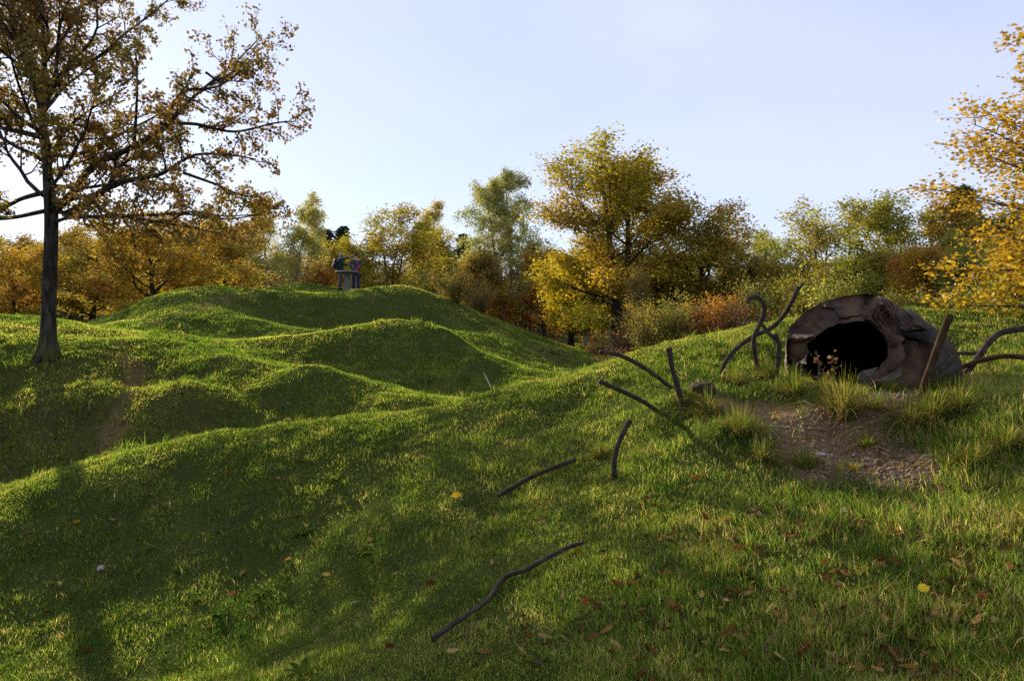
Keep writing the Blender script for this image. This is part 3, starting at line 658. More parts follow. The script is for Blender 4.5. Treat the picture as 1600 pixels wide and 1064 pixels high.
# further limbs on the side that the photograph cuts off and around the back of the crown
for k in range(14):
    h = rng.uniform(3.6, 9.3); p, dd = at(spline(tp, 56), np.clip(h/11., .3, .97)); az = R(rng.uniform(110, 330)) if k % 2 else R(rng.uniform(40, 140))
    el = R(10+h*5); Ln = rng.uniform(2.2, 4.6)
    lp, lr = branch(rng, p, (math.cos(az)*math.cos(el), math.sin(az)*math.cos(el), math.sin(el)), Ln, .05, 12, .12, .03, .2); main_limbs.append((lp, lr)); tb.append((lp, lr, 6))
for sp, rr in main_limbs:
    lid += 1; L = np.linalg.norm(np.diff(sp, axis=0), axis=1).sum(); n = max(7, int(L*3.9))
    for j in range(n):
        u = .2+.8*(j+rng.uniform(0, .9))/n; p2, d2 = at(sp, min(u, .995)); r2 = np.interp(u, np.linspace(0, 1, len(rr)), rr)
        ln = rng.uniform(.5, 1.15)*(1.15-.4*u)
        bp, br = branch(rng, p2, side(rng, d2, rng.uniform(.5, 1.2))+np.array([0, 0, .08]), ln, min(.02, r2*.6), 6, .22, .02, .3); tb.append((bp, br, 4))
        for v in (.3, .5, .7, .85, .98):
            p3, d3 = at(bp, v); e = p3+side(rng, d3, rng.uniform(.3, 1.2))*rng.uniform(.12, .34)
            tb.append((np.array([p3, (p3+e)/2+rng.normal(0, .015, 3), e]), np.array([.006, .005, .003]), 3)); anch += [(p3, lid), (e, lid), ((p3+e)/2, lid), (e, lid)]
big = thing('oak_tree', 'big foreground oak with dark trunk and thinning orange brown leaves on a grassy rise', 'oak', base)
def mossy(nt):
    tc = N(nt, 'ShaderNodeTexCoord'); sp = N(nt, 'ShaderNodeSeparateXYZ'); nt.links.new(tc.outputs['Object'], sp.inputs[0])
    mr = N(nt, 'ShaderNodeMapRange'); mr.inputs[1].default_value = .05; mr.inputs[2].default_value = .75; mr.inputs[3].default_value = .95; mr.inputs[4].default_value = 0.; nt.links.new(sp.outputs[2], mr.inputs[0])
    ml = N(nt, 'ShaderNodeMath', operation='MULTIPLY'); nt.links.new(mr.outputs[0], ml.inputs[0]); nt.links.new(ramp(nt, noise(nt, 5, 4), [(.38, (0, 0, 0)), (.55, (1, 1, 1))]), ml.inputs[1])
    return mixc(nt, ml.outputs[0], ramp(nt, noise(nt, 16, 6, .7, vec_scale=(1, 1, .16)), [(.34, (.014, .011, .009)), (.5, (.05, .041, .034)), (.66, (.12, .10, .082))]), (.085, .095, .02))
obj('trunk', tube_mesh('trunk', tb), surface('ridged_oak_bark', mossy, .95, (lambda nt: noise(nt, 18, 5, .7, vec_scale=(1, 1, .15)), 1., .06), .1), big)
# leaves grow from the twigs in little sprays
pos = np.array([a[0] for a in anch]); l_id = np.array([a[1] for a in anch])
keep = np.nonzero(rng.uniform(size=len(pos)) < .86)[0]
n = 44000; k = rng.choice(keep, n); c = pos[k]+rng.normal(0, .055, (n, 3))
lj = rng.uniform(-1, 1, l_id.max()+1); aj = rng.normal(0, .15, len(pos))
hue = np.clip(.5+.22*lj[l_id[k]]+aj[k]+rng.normal(0, .16, n), 0, 1); val = np.clip(.5+rng.normal(0, .2, n), 0, 1)
cm = leaf_mesh('crown', rng, c, .052, np.stack([hue, val, val], 1), nrm_up=.3, long=1.7)
co_ = obj('crown', cm, leaf_material('oak_leaf', .38, hue=.07), big); co_.color = (.22, .135, .03, 1)

# golden maple cut by the right edge
mb = on_ground(1752, 11.5); H = CAMZ+(HY-20)*11.5/F-float(on_ground(1752, 11.5)[2])
rng = np.random.default_rng(88); tb = []; anch = []; lid = 0
tp, tr = branch(rng, (0, 0, -.2), (-.02, 0, 1), H*.92, .13, 12, .04, .02, .15); tb.append((tp, tr, 9))
for i in range(56):
    t = .10+.88*(i+rng.uniform(0, .7))/56; p, _ = at(tp, t); az = i*2.4+rng.uniform(-.3, .3); q = t
    rad = 1.75*math.sqrt(max(.08, 1-((q-.36)/.70)**2))*rng.uniform(.85, 1.08); el = R(8)+R(50)*q
    lp, lr = branch(rng, p, (math.cos(az)*math.cos(el), math.sin(az)*math.cos(el), math.sin(el)), rad/max(.5, math.cos(el)), .04*(1.1-q*.6), 8, .09, .02, .2); tb.append((lp, lr, 5)); lid += 1
    for j in range(11):
        u = .2+.8*(j+rng.uniform(0, .9))/11; p2, d2 = at(lp, min(u, .995)); sp, sr = branch(rng, p2, side(rng, d2, .8), rng.uniform(.4, .85)*(1.2-.6*u), .008, 5, .16, .0, .35); tb.append((sp, sr, 4))
        for v in (.25, .45, .65, .85, .99): anch.append((at(sp, v)[0], lid))
maple = thing('maple_tree', 'golden yellow maple crown reaching in at the right edge', 'maple', mb)
maple_trunk = tube_mesh('trunk', tb)
def star_leaves(name, rng, cen, size, var):
    """flat lobed leaf: five-pointed outline of ten corners"""
    n = len(cen); nr = rng.normal(0, 1, (n, 3)); nr[:, 2] += .6; nr /= np.linalg.norm(nr, axis=1)[:, None]
    ax = rng.normal(0, .6, (n, 3))+np.array([0, 0, -.7]); ax -= (ax*nr).sum(1)[:, None]*nr; ax /= np.linalg.norm(ax, axis=1)[:, None]+1e-9
    bx = np.cross(nr, ax); s = (size*rng.uniform(.6, 1.3, n))[:, None, None]
    shape = np.array([(0, -.5), (.16, -.28), (.5, -.22), (.30, .02), (.42, .30), (.13, .2), (0, .62), (-.13, .2), (-.42, .30), (-.30, .02), (-.5, -.22), (-.16, -.28)])
    m = len(shape); cup = (np.abs(shape[:, 0])*.35)[None, :, None]
    v = cen[:, None, :]+s*(shape[None, :, 0:1]*bx[:, None, :]+shape[None, :, 1:2]*ax[:, None, :]+cup*nr[:, None, :])
    me = new_mesh(name, v.reshape(-1, 3), loops=np.arange(n*m), starts=np.arange(n)*m); set_attr(me, 'var', np.repeat(var, m, 0)); return me
pos = np.array([a[0] for a in anch]); l_id = np.array([a[1] for a in anch]); n = 38000; k = rng.integers(0, len(pos), n); c = pos[k]+rng.normal(0, .10, (n, 3))
lj = rng.uniform(-1, 1, l_id.max()+1)
hue = np.clip(.5+.22*lj[l_id[k]]+rng.normal(0, .16, n), 0, 1); val = np.clip(.55+rng.normal(0, .2, n), 0, 1)
mparts = fit((maple_trunk, star_leaves('crown', rng, c, .060, np.stack([hue, val, val], 1))), CAMZ+(HY-45)*11.5/F-float(mb[2]), 1.85); obj('trunk', mparts[0], M_BARK2, maple)
mc = obj('crown', mparts[1], leaf_material('maple_leaf', .42, hue=.03), maple); mc.color = (.42, .275, .022, 1)
# ------------------------------------------------------------------ grass, ground cover, litter, gravel
DOME_C = P(1362, 598, 8.95); DOME_R = .96
def scatter(rng, n, r0, r1, half=46.):
    th = R(1)*rng.uniform(-half, half, n); r = np.exp(rng.uniform(math.log(r0), math.log(r1), n)); return r*np.sin(th), r*np.cos(th), r
def blades(name, rng, x, y, r, length, width, col, lean=.55, segs=2):
    n = len(x); z = hgt(x, y)-.006; az = rng.uniform(0, 2*np.pi, n); la = rng.uniform(0, 2*np.pi, n)
    ln = np.abs(rng.normal(lean, .3, n)); bx = np.cos(az)*width*.5; by = np.sin(az)*width*.5
    dx = np.cos(la)*ln*length; dy = np.sin(la)*ln*length; h = length*np.sqrt(np.clip(1-.5*np.minimum(ln, 1.2)**2, .12, 1))
    b = np.stack([x, y, z], 1); off = np.stack([bx, by, 0*bx], 1)
    mid = b+np.stack([dx*.32, dy*.32, h*.6], 1); tip = b+np.stack([dx, dy, h], 1)
    if segs == 2:
        v = np.stack([b-off, b+off, mid+off*.75, mid-off*.75, tip], 1).reshape(-1, 3); k = np.arange(n)[:, None]*5
        L = np.concatenate([k+np.array([[0, 1, 2, 3]]), k+np.array([[3, 2, 4]])], 1).ravel(); S = (np.arange(n)[:, None]*7+np.array([[0, 4]])).ravel(); m = 5
    else:
        v = np.stack([b-off, b+off, tip], 1).reshape(-1, 3); L = np.arange(n*3); S = np.arange(n)*3; m = 3
    me = new_mesh(name, v, loops=L, starts=S); set_attr(me, 'var', np.repeat(col, m, 0)); return me
M_GRASS = leaf_material('grass_blade', .5, use_object=False, rough_mix=0.)
GC = np.array([(.052, .105, .016), (.104, .178, .024), (.185, .25, .034), (.28, .295, .06), (.42, .34, .15)])*1.13
def grass_cols(rng, x, y, n):
    p = fbm(x*.45, y*.45, 41, 3)+.5; q = fbm(x*2.5, y*2.5, 44, 3)+.5
    f = np.clip(.9+4.2*(p-.5)+3.0*(q-.5)+rng.normal(0, .7, n)+.5, 0, 3.3); f = np.where(rng.uniform(size=n) < (.05+.16*np.clip((q-.5)*5, 0, 1))*np.clip(1.3-y/16, .12, 1)+.10*(y < 14)*np.clip((x-.3*y+1.)/3, 0, 1), 4, f)
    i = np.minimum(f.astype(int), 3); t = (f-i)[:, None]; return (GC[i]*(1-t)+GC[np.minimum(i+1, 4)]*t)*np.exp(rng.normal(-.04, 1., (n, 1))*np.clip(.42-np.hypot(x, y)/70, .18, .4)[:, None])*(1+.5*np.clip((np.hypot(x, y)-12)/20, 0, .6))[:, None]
def allowed(rng, x, y, keep_bare=.05):
    b = bare(x, y); ok = rng.uniform(size=len(x)) > b*(1-keep_bare)
    ok &= np.hypot(x-DOME_C[0], y-DOME_C[1]) > DOME_R*.93
    ok &= (y > 8.45) | True
    return ok
rng = np.random.default_rng(7)
objs = []
for part, (n, r0, r1, segs) in enumerate(((430000, 2.4, 9.5, 2), (560000, 9.5, 26, 2), (420000, 26, 60, 1))):
    x, y, r = scatter(rng, n, r0, r1, 47); ok = allowed(rng, x, y); 
    li = litter(x, y); ok &= rng.uniform(size=n) > np.clip(li, 0, 1)*.55
    ok &= rng.uniform(size=n) > .75*np.clip((fbm(x*2.1, y*2.1, 57, 3)-.10)*9, 0, 1)
    x, y, r = x[ok], y[ok], r[ok]; n = len(x)
    tuft = np.clip((fbm(x*1.7, y*1.7, 51, 3)+.5-.48)*4, 0, 1); fine = np.clip(.5+3*fbm(x*6, y*6, 52, 2), .1, 1.3)
    right = np.clip((x-.3*y+1.)/3, 0, 1)*np.clip((11-y)/3, 0, 1)      # longer grass on the near right bank
    ln = (.019+.036*tuft*(.5+1.5*right)+.022*fine*(1+.8*right)+.03*right)*rng.uniform(.6, 1.4, n)*np.clip(.95+r/70, .95, 1.25)
    wd = np.maximum(.0040, r*.00066)*rng.uniform(.7, 1.3, n)
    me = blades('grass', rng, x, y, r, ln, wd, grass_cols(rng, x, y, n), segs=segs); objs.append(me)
# tussocks: tight clumps of longer blades, thick on the right bank
for n, r0, r1, ln0, need in ((2600, 2.6, 11, .12, .05), (1500, 11, 30, .17, .04)):
    x, y, r = scatter(rng, n, r0, r1, 46); p_ = fbm(x*.8, y*.8, 58, 3)+.22*np.clip((x-.3*y+1.2)/3, 0, 1)*(r < 11); ok = allowed(rng, x, y, 0.) & (p_ > need); x, y, r = x[ok], y[ok], r[ok]; m = len(x); q = 22
    ang = rng.uniform(0, 6.28, (m, q)); rad = np.abs(rng.normal(0, .035, (m, q)))*(1+r[:, None]/12); X = (x[:, None]+rad*np.cos(ang)).ravel(); Y = (y[:, None]+rad*np.sin(ang)).ravel(); Rr_ = np.repeat(r, q)
    tone = GC[rng.integers(0, 3, m)]*rng.uniform(.6, 1.15, (m, 1)); dryk = rng.uniform(size=m*q) < np.repeat(rng.uniform(0, .3, m), q)
    colr = np.where(dryk[:, None], GC[4]*rng.uniform(.5, 1.1, (m*q, 1)), np.repeat(tone, q, 0)*rng.uniform(.75, 1.25, (m*q, 1)))
    objs.append(blades('grass', rng, X, Y, Rr_, np.repeat(ln0*rng.uniform(.6, 1.3, m)*np.where((x < .3*y-1.2) & (r < 11), .65, 1.), q)*rng.uniform(.6, 1.2, m*q), np.maximum(.0034, Rr_*.0009), colr, lean=.7, segs=2))
def join_meshes(name, meshes, mat):
    """one mesh out of several (vertices, loops, colours)"""
    V, L, S, C = [], [], [], []; vo = lo_ = 0
    for m in meshes:
        nv, nl, npol = len(m.vertices), len(m.loops), len(m.polygons)
        v = np.empty(nv*3, np.float32); m.vertices.foreach_get('co', v); l = np.empty(nl, np.int32); m.loops.foreach_get('vertex_index', l)
        s = np.empty(npol, np.int32); m.polygons.foreach_get('loop_start', s); c = np.empty(nv*4, np.float32); m.color_attributes['var'].data.foreach_get('color', c)
        V.append(v.reshape(-1, 3)); L.append(l+vo); S.append(s+lo_); C.append(c.reshape(-1, 4)[:, :3]); vo += nv; lo_ += nl
    me = new_mesh(name, np.concatenate(V), loops=np.concatenate(L), starts=np.concatenate(S)); set_attr(me, 'var', np.concatenate(C))
    for m in meshes: bpy.data.meshes.remove(m)
    return me
go = obj('grass', join_meshes('grass', objs, None), M_GRASS); go['kind'] = 'stuff'; go['label'] = 'short mixed green grass over the shell-holed ground'

# small round-leaved ground cover in the turf
n = 90000; x, y, r = scatter(rng, n, 2.4, 14, 46); ok = allowed(rng, x, y) & (fbm(x*1.2, y*1.2, 61, 3) > -.03); x, y = x[ok], y[ok]; n = len(x)
cen = np.stack([x, y, hgt(x, y)+rng.uniform(.005, .035, n)], 1)
gcol = np.array([(.045, .085, .014)])*rng.uniform(.6, 1.6, (n, 1))*np.array([1, 1, 1])+rng.uniform(0, .02, (n, 1))*np.array([[1, .8, 0]])
gco = obj('ground_cover', leaf_mesh('ground_cover', rng, cen, np.full(n, .011)*np.clip(np.hypot(x, y)/5, 1, 2), gcol, nrm_up=1.5, long=1.2), M_GRASS); gco['kind'] = 'stuff'; gco['label'] = 'clover and moss between the grass'

# fallen leaves
M_DRY = leaf_material('dry_leaf', .3, use_object=False, rough_mix=0.)
OAKLEAF = [(0, -.62), (.03, -.5), (.10, -.42), (.20, -.34), (.13, -.24), (.27, -.12), (.17, -.02), (.33, .12), (.19, .2), (.24, .36), (.10, .38), (.0, .52)]
OAKLEAF = np.array(OAKLEAF+[(-a, b) for a, b in OAKLEAF[-2:0:-1]])
OVALLEAF = np.array([(0, -.7), (.02, -.5), (.22, -.3), (.31, 0), (.22, .3), (0, .52), (-.22, .3), (-.31, 0), (-.22, -.3), (-.02, -.5)])
def flat_leaves(name, rng, cen, size, col, shape, tilt=.35, curl=.9):
    n = len(cen); nr = rng.normal(0, tilt, (n, 3)); nr[:, 2] = 1; nr /= np.linalg.norm(nr, axis=1)[:, None]
    az = rng.uniform(0, 6.28, n); ax = np.stack([np.cos(az), np.sin(az), 0*az], 1); ax -= (ax*nr).sum(1)[:, None]*nr; ax /= np.linalg.norm(ax, axis=1)[:, None]; bx = np.cross(nr, ax)
    m = len(shape); u, v = shape[:, 0][None, :, None], shape[:, 1][None, :, None]; cu = rng.uniform(-.3, 1, n)[:, None, None]*curl
    s = np.asarray(size)[:, None, None]
    h = cu*(u*u*1.6+v*v*.55)
    p = cen[:, None, :]+s*(u*bx[:, None, :]+v*ax[:, None, :]+h*nr[:, None, :])
    # two halves share the midrib: fan round a centre vertex
    c = cen[:, None, :]
    pts = np.concatenate([p, c], 1).reshape(-1, 3); k = np.arange(n)[:, None]*(m+1); i = np.arange(m)
    tri = np.stack([np.broadcast_to(i, (n, m))+k, np.broadcast_to((i+1) % m, (n, m))+k, np.broadcast_to(np.full(m, m), (n, m))+k], -1).reshape(-1)
    me = new_mesh(name, pts, loops=tri, starts=np.arange(n*m)*3); set_attr(me, 'var', np.repeat(col, m+1, 0)); return me
LC = np.array([(.30, .165, .06), (.38, .25, .095), (.14, .06, .018), (.13, .045, .018), (.17, .115, .06), (.22, .11, .035), (.09, .045, .018)])
meshes = []
n = 14000; x, y, r = scatter(rng, n, 2.6, 9.5, 46); keep = rng.uniform(size=n) < np.clip(litter(x, y)*.85+.025, 0, 1); x, y = x[keep], y[keep]; n = len(x)
cen = np.stack([x, y, hgt(x, y)+rng.uniform(.0, .045, n)], 1)
meshes.append(flat_leaves('a', rng, cen, rng.uniform(.04, .09, n), LC[rng.integers(0, 7, n)]*rng.uniform(.6, 1.2, (n, 1)), OAKLEAF, tilt=.6))
n = 26000; x, y, r = scatter(rng, n, 9.5, 24, 46); keep = rng.uniform(size=n) < np.clip(litter(x, y)*.5+.02+.35*(inside(TRAIL, x, y) > -.1), 0, 1); x, y, r = x[keep], y[keep], r[keep]; n = len(x)
cen = np.stack([x, y, hgt(x, y)+rng.uniform(.02, .06, n)], 1)
meshes.append(flat_leaves('b', rng, cen, rng.uniform(.05, .09, n), LC[rng.integers(0, 7, n)]*rng.uniform(.5, 1.1, (n, 1)), OVALLEAF))
n = 16000; x, y, r = scatter(rng, n, 48, 110, 46); cen = np.stack([x, y, hgt(x, y)+.05], 1); n = len(x)
meshes.append(flat_leaves('c', rng, cen, rng.uniform(.15, .35, n), LC[rng.integers(0, 7, n)]*rng.uniform(.4, 1., (n, 1)), OVALLEAF))
fl = obj('fallen_leaves', join_meshes('fallen_leaves', meshes, None), M_DRY); fl['kind'] = 'stuff'; fl['label'] = 'brown oak leaves fallen in the grass'
# the few leaves that catch the eye lie as things of their own
for px, py, sz, col, shape, lab in (
    (1442, 933, .085, (.62, .50, .04), OVALLEAF, 'bright yellow fallen leaf lying flat in the grass'),
    (1318, 808, .105, (.50, .37, .22), OAKLEAF, 'pale tan oak leaf upright in grass below the gravel'),
    (1258, 1022, .12, (.20, .05, .02), OAKLEAF, 'large dark red curled oak leaf at the bottom edge'),
    (1218, 1043, .10, (.50, .38, .18), OVALLEAF, 'cream coloured pointed leaf beside the large dark red leaf'),
    (1148, 935, .13, (.16, .035, .015), OAKLEAF, 'deep red folded leaf in grass near the bottom middle'),
    (552, 950, .10, (.52, .42, .25), OVALLEAF, 'pale cream leaf low in the dark crater'),
    (510, 905, .08, (.50, .30, .06), OVALLEAF, 'yellow tan leaf above the pale cream leaf in the crater'),
    (450, 881, .10, (.36, .17, .06), OVALLEAF, 'copper brown leaf on the dark crater side'),
    (120, 823, .10, (.60, .34, .03), OVALLEAF, 'orange yellow leaf on the left crater rim'),
    (713, 781, .10, (.65, .40, .03), OVALLEAF, 'golden crumpled leaf near the upper lying iron bar')):
    g = G(px, py); m = flat_leaves('fallen_leaf', rng, np.zeros((1, 3)), np.array([sz]), np.array([col]), shape, tilt=.5, curl=.8)
    tag(obj('fallen_leaf', m, M_DRY, loc=g+np.array([0, 0, .045])), lab, 'leaf')

# gravel and clods on the bare bank
def stone_template(rng, k):
    import bmesh
    bm = bmesh.new(); bmesh.ops.create_icosphere(bm, subdivisions=2 if k else 1, radius=1)
    sc = rng.uniform(.6, 1.2, 3)*np.array([1, 1, .65])
    for v in bm.verts:
        c = np.array(v.co); c = c*(1+.22*math.sin(c[0]*3.1+k)+.18*math.sin(c[1]*4.3+c[2]*2+k*2)); v.co = Vector(c*sc)
    V = np.array([v.co[:] for v in bm.verts]); Fc = np.array([[v.index for v in f.verts] for f in bm.faces]); bm.free(); return V, Fc
def stones(name, rng, pos, size, col, tpl):
    V, Fc = tpl; n = len(pos); a = rng.uniform(0, 6.28, n); ca, sa = np.cos(a), np.sin(a); s = np.asarray(size)
    vx = V[None, :, 0]*ca[:, None]-V[None, :, 1]*sa[:, None]; vy = V[None, :, 0]*sa[:, None]+V[None, :, 1]*ca[:, None]
    v = np.stack([vx, vy, np.broadcast_to(V[None, :, 2], vx.shape)], -1)*s[:, None, None]+pos[:, None, :]
    f = (Fc[None]+np.arange(n)[:, None, None]*len(V)).reshape(-1); me = new_mesh(name, v.reshape(-1, 3), loops=f, starts=np.arange(n*len(Fc))*3, smooth=True)
    set_attr(me, 'var', np.repeat(col, len(V), 0)); return me
M_STONE = surface('pebble', lambda nt: mixc(nt, noise(nt, 40, 3), N(nt, 'ShaderNodeAttribute', attribute_name='var').outputs['Color'], (.17, .11, .055)), .85, (lambda nt: noise(nt, 90, 3), .4, .01), .2)
SC = np.array([(.28, .19, .11), (.20, .125, .065), (.40, .31, .21), (.14, .09, .045), (.24, .20, .15), (.30, .19, .095)])
ms = []
lo_p, hi_p = PATH_GRAVEL.min(0)-.3, PATH_GRAVEL.max(0)+.3
for k in range(4):
    n = 15000; x = rng.uniform(lo_p[0], hi_p[0], n); y = rng.uniform(lo_p[1], hi_p[1], n); sd_ = inside(PATH_GRAVEL, x, y); ok = rng.uniform(size=n) < np.clip(sd_/.2+.6, 0, 1)*np.clip(.75+2.2*fbm(x*3, y*3, 71+k, 2), .1, 1); x, y = x[ok], y[ok]; n = len(x)
    sz = np.clip(np.exp(rng.normal(math.log(.0050), .72, n)), .0025, .03); ms.append(stones('g', rng, np.stack([x, y, hgt(x, y)+sz*.15], 1), sz, SC[rng.integers(0, 6, n)]*rng.uniform(.5, 1.1, (n, 1)), stone_template(rng, k)))
lo_p, hi_p = PATH_SAND.min(0)-.2, PATH_SAND.max(0)+.2; n = 1500; x = rng.uniform(lo_p[0], hi_p[0], n); y = rng.uniform(lo_p[1], hi_p[1], n); ok = inside(PATH_SAND, x, y) > -.1; x, y = x[ok], y[ok]; n = len(x)
sz = np.clip(np.exp(rng.normal(math.log(.006), .5, n)), .003, .02); ms.append(stones('g', rng, np.stack([x, y, hgt(x, y)], 1), sz, SC[rng.integers(0, 6, n)]*.8, stone_template(rng, 0)))
gv_ = obj('gravel', join_meshes('gravel', ms, None), M_STONE); gv_['kind'] = 'stuff'; gv_['label'] = 'loose pebbles and clods on the bare bank before the iron dome'

# long-leaved tufts hanging over the bank
def tuft_mesh(rng, n, h, spread, green, dry, drywt=.45):
    az = rng.uniform(0, 6.28, n); out_ = np.abs(rng.normal(.55, .35, n))*spread; L = h*rng.uniform(.55, 1.2, n)
    V, Lp, S, C = [], [], [], []
    r = rng.uniform(0, .3, n)*spread
    for i in range(n):
        d = np.array([math.cos(az[i]), math.sin(az[i]), 0]); sdv = np.array([-d[1], d[0], 0]); b = d*r[i]; w = rng.uniform(.0030, .0055)
        isdry = rng.uniform() < drywt; c = np.array(dry if isdry else green)*rng.uniform(.6, 1.35); ln = L[i]*(1.0 if not isdry else .9)
        bend = out_[i]*(1.5 if isdry else 1.); k0 = len(V)
        for t in (0, .3, .55, .78, 1.):
            p = b+d*bend*t**1.6*1.1+np.array([0, 0, ln*(t-.62*bend/spread*t**2.6)]); ww = w*(1-t*.85); V += [p-sdv*ww, p+sdv*ww]; C += [c, c]
        for j in range(4):
            S.append(len(Lp)); Lp += [k0+2*j, k0+2*j+1, k0+2*j+3, k0+2*j+2]
    me = new_mesh('blades', np.array(V), loops=Lp, starts=S); set_attr(me, 'var', np.array(C)); return me
TUFTS = [(1318, 652, .36, .34, 420, 'tallest drooping grass tuft at the brink of the gravel before the dome'), (1243, 618, .26, .26, 260, 'round green grass tuft at the left foot of the iron dome'),
 (1365, 640, .16, .2, 130, 'small sparse grass tuft among the pebbles'), (1455, 655, .26, .34, 330, 'wide tangled grass tuft below the thick leaning bar'), (1500, 640, .24, .3, 260, 'grass tuft on the bank right of the thick leaning bar'),
 (1420, 668, .2, .24, 200, 'straw coloured tuft hanging over the right gravel edge'), (1355, 700, .13, .17, 110, 'little green tuft in the middle of the pebble slope'), (1105, 655, .26, .3, 280, 'dry tuft hanging at the left lip of the sandy path'),
 (1160, 680, .24, .28, 260, 'greener tuft at the front lip of the sandy path'), (1070, 632, .2, .22, 160, 'thin straw tuft at the foot of the upright iron bar'), (1290, 615, .18, .2, 140, 'low tuft in the dark mouth of the iron dome'),
 (1395, 612, .16, .2, 130, 'low tuft before the broken concrete lump'), (1470, 610, .2, .26, 180, 'grass tuft at the right foot of the iron dome'), (1255, 730, .16, .2, 160, 'bright green tuft below the gravel, left side'),
 (1190, 720, .18, .22, 170, 'tuft of mixed grass under the sandy path'), (935, 715, .16, .16, 150, 'fresh light green tuft left of the bowed iron bar'), (1570, 700, .2, .25, 220, 'long dark green tuft at the right edge of the bank'),
 (1200, 592, .22, .24, 200, 'thick wispy tuft below the hooked iron bar'), (1150, 600, .18, .22, 160, 'wispy tuft right of the earth clod'), (1520, 725, .18, .24, 200, 'dark green tuft below the right end of the bank')]
for i, (px, py, h, sp_, n, lab) in enumerate(TUFTS):
    r2 = np.random.default_rng(500+i); g = G(px, py); dry = (.30, .215, .09); grn = (.12, .16, .025)
    t = tag(obj('grass_tuft', tuft_mesh(r2, int(n*1.3), h*1.25, sp_*1.15, grn, dry, .5 if i in (0, 5, 7, 9) else .3), M_GRASS, loc=g-np.array([0, 0, .01])), lab, 'grass tuft')
# broad-leaved weeds in the crater
def weed_mesh(rng, n, L):
    V, Lp, S, C = [], [], [], []
    for i in range(n):
        az = i*2.4+rng.uniform(-.4, .4); d = np.array([math.cos(az), math.sin(az), 0]); s_ = np.array([-d[1], d[0], 0]); ln = L*rng.uniform(.6, 1.2); el = rng.uniform(.35, 1.2); c = np.array((.07, .115, .02))*rng.uniform(.7, 1.4); k0 = len(V)
        for t, w in ((0, .02), (.25, .11), (.5, .17), (.75, .14), (1, .0)):
            p = d*ln*t*math.cos(el*(1-.5*t))+np.array([0, 0, ln*(math.sin(el)*t-.35*t*t)]); V += [p-s_*w*ln+np.array([0, 0, .03*ln]), p, p+s_*w*ln+np.array([0, 0, .03*ln])]; C += [c*.9, c*1.1, c]
        for j in range(4):
            for q in (0, 1):
                a = k0+3*j+q; S.append(len(Lp)); Lp += [a, a+1, a+4, a+3]
    me = new_mesh('weed', np.array(V), loops=Lp, starts=S, smooth=True); set_attr(me, 'var', np.array(C)); return me
for i, (px, py, L, lab) in enumerate([(520, 752, .2, 'broad leaved dock plant highest on the crater side'), (472, 838, .17, 'dock plant in the middle of the dark crater wall'), (568, 868, .18, 'dock plant right of the middle of the crater wall'),
    (303, 942, .15, 'light green dock plant above the lower left crater floor'), (405, 932, .16, 'dock plant with spread leaves left of the cream leaf'), (342, 962, .16, 'dark dock plant low on the left crater side'),
    (474, 1056, .15, 'dock plant cut by the bottom edge under the crater'), (262, 1048, .17, 'bright dock plant at the bottom left corner area'), (64, 988, .16, 'dock plant lowest at the far left of the crater'), (386, 992, .14, 'small dock plant below the spread leaved one'),
    (1182, 905, .16, 'dark leaved plant in the grass above the deep red leaf'), (845, 1035, .11, 'pale grey leaved plant near the end of the long lying bar')]):
    r2 = np.random.default_rng(700+i); tag(obj('dock_plant', weed_mesh(r2, 10, L*.8), M_GRASS, loc=G(px, py)), lab, 'weed')
# ------------------------------------------------------------------ the broken cast-iron dome
def resample(pl, n):
    pl = spline(np.array(pl, float), 260); s = np.concatenate([[0], np.cumsum(np.linalg.norm(np.diff(pl, axis=0), axis=1))]); t = np.linspace(0, s[-1], n)
    return np.stack([np.interp(t, s, pl[:, k]) for k in range(pl.shape[1])], 1)
OUT_PX = [(1234,632),(1231,600),(1230,582),(1229,552),(1230,522),(1242,502),(1260,487),(1284,473),(1312,464.5),(1340,460.5),(1360,460),(1380,465),(1400,475.5),(1412,484),(1432,500),(1452,524),(1460,544),(1459,566),(1448,596),(1440,632)]
IN_PX = [(1274,640),(1270,612),(1268,596),(1263,572),(1268,552),(1267,537),(1284,518),(1304,508),(1328,504),(1348,501.6),(1364,507),(1376,517),(1384,532),(1387,548),(1383,566),(1370,579),(1356,596),(1352,640)]
K, Q = 300, 64
op = resample(OUT_PX, K); ip = resample(IN_PX, K); _w = np.linspace(0, 40, K); _e = np.clip(np.minimum(np.linspace(0, 1, K)-.2, .8-np.linspace(0, 1, K))/.1, .15, 1); ip = ip+np.stack([3.2*_e*fbm(_w, _w*0+3, 97, 3), 3.2*_e*fbm(_w, _w*0+8, 98, 3)], 1); op = op+np.stack([2.4*fbm(_w*1.3, _w*0+1, 99, 3), 2.4*fbm(_w*1.3, _w*0+6, 94, 3)], 1); fr = np.linspace(0, 1, K)
_dx = (op[:, 0]-1362)*8.95/F; _dz = (598-op[:, 1])*8.95/F
od = 8.95-np.sqrt(np.clip(DOME_R**2-_dx**2-_dz**2, 0, None))*np.clip((fr-.42)/.3, 0, 1)
od = np.convolve(np.pad(od, 12, mode='edge'), np.ones(25)/25, 'valid')
idp = np.interp(fr, [0, .2, .45, .6, .75, 1], [8.60, 8.66, 8.66, 8.60, 8.46, 8.34])
rr_ = np.linspace(0, 1, Q)[None, :]
pxg = op[:, None, 0]*(1-rr_)+ip[:, None, 0]*rr_; pyg = op[:, None, 1]*(1-rr_)+ip[:, None, 1]*rr_; dg = od[:, None]*(1-rr_)+idp[:, None]*rr_
def gauss(v, c, s): return np.exp(-((v-c)/s)**2)
disp = np.zeros_like(dg); edge = np.sin(np.pi*np.clip(rr_, 0, 1))**.5
disp += .035*fbm(pxg/14, pyg/14, 81, 4)*edge*2+.010*fbm(pxg/5, pyg/5, 82, 3)*edge
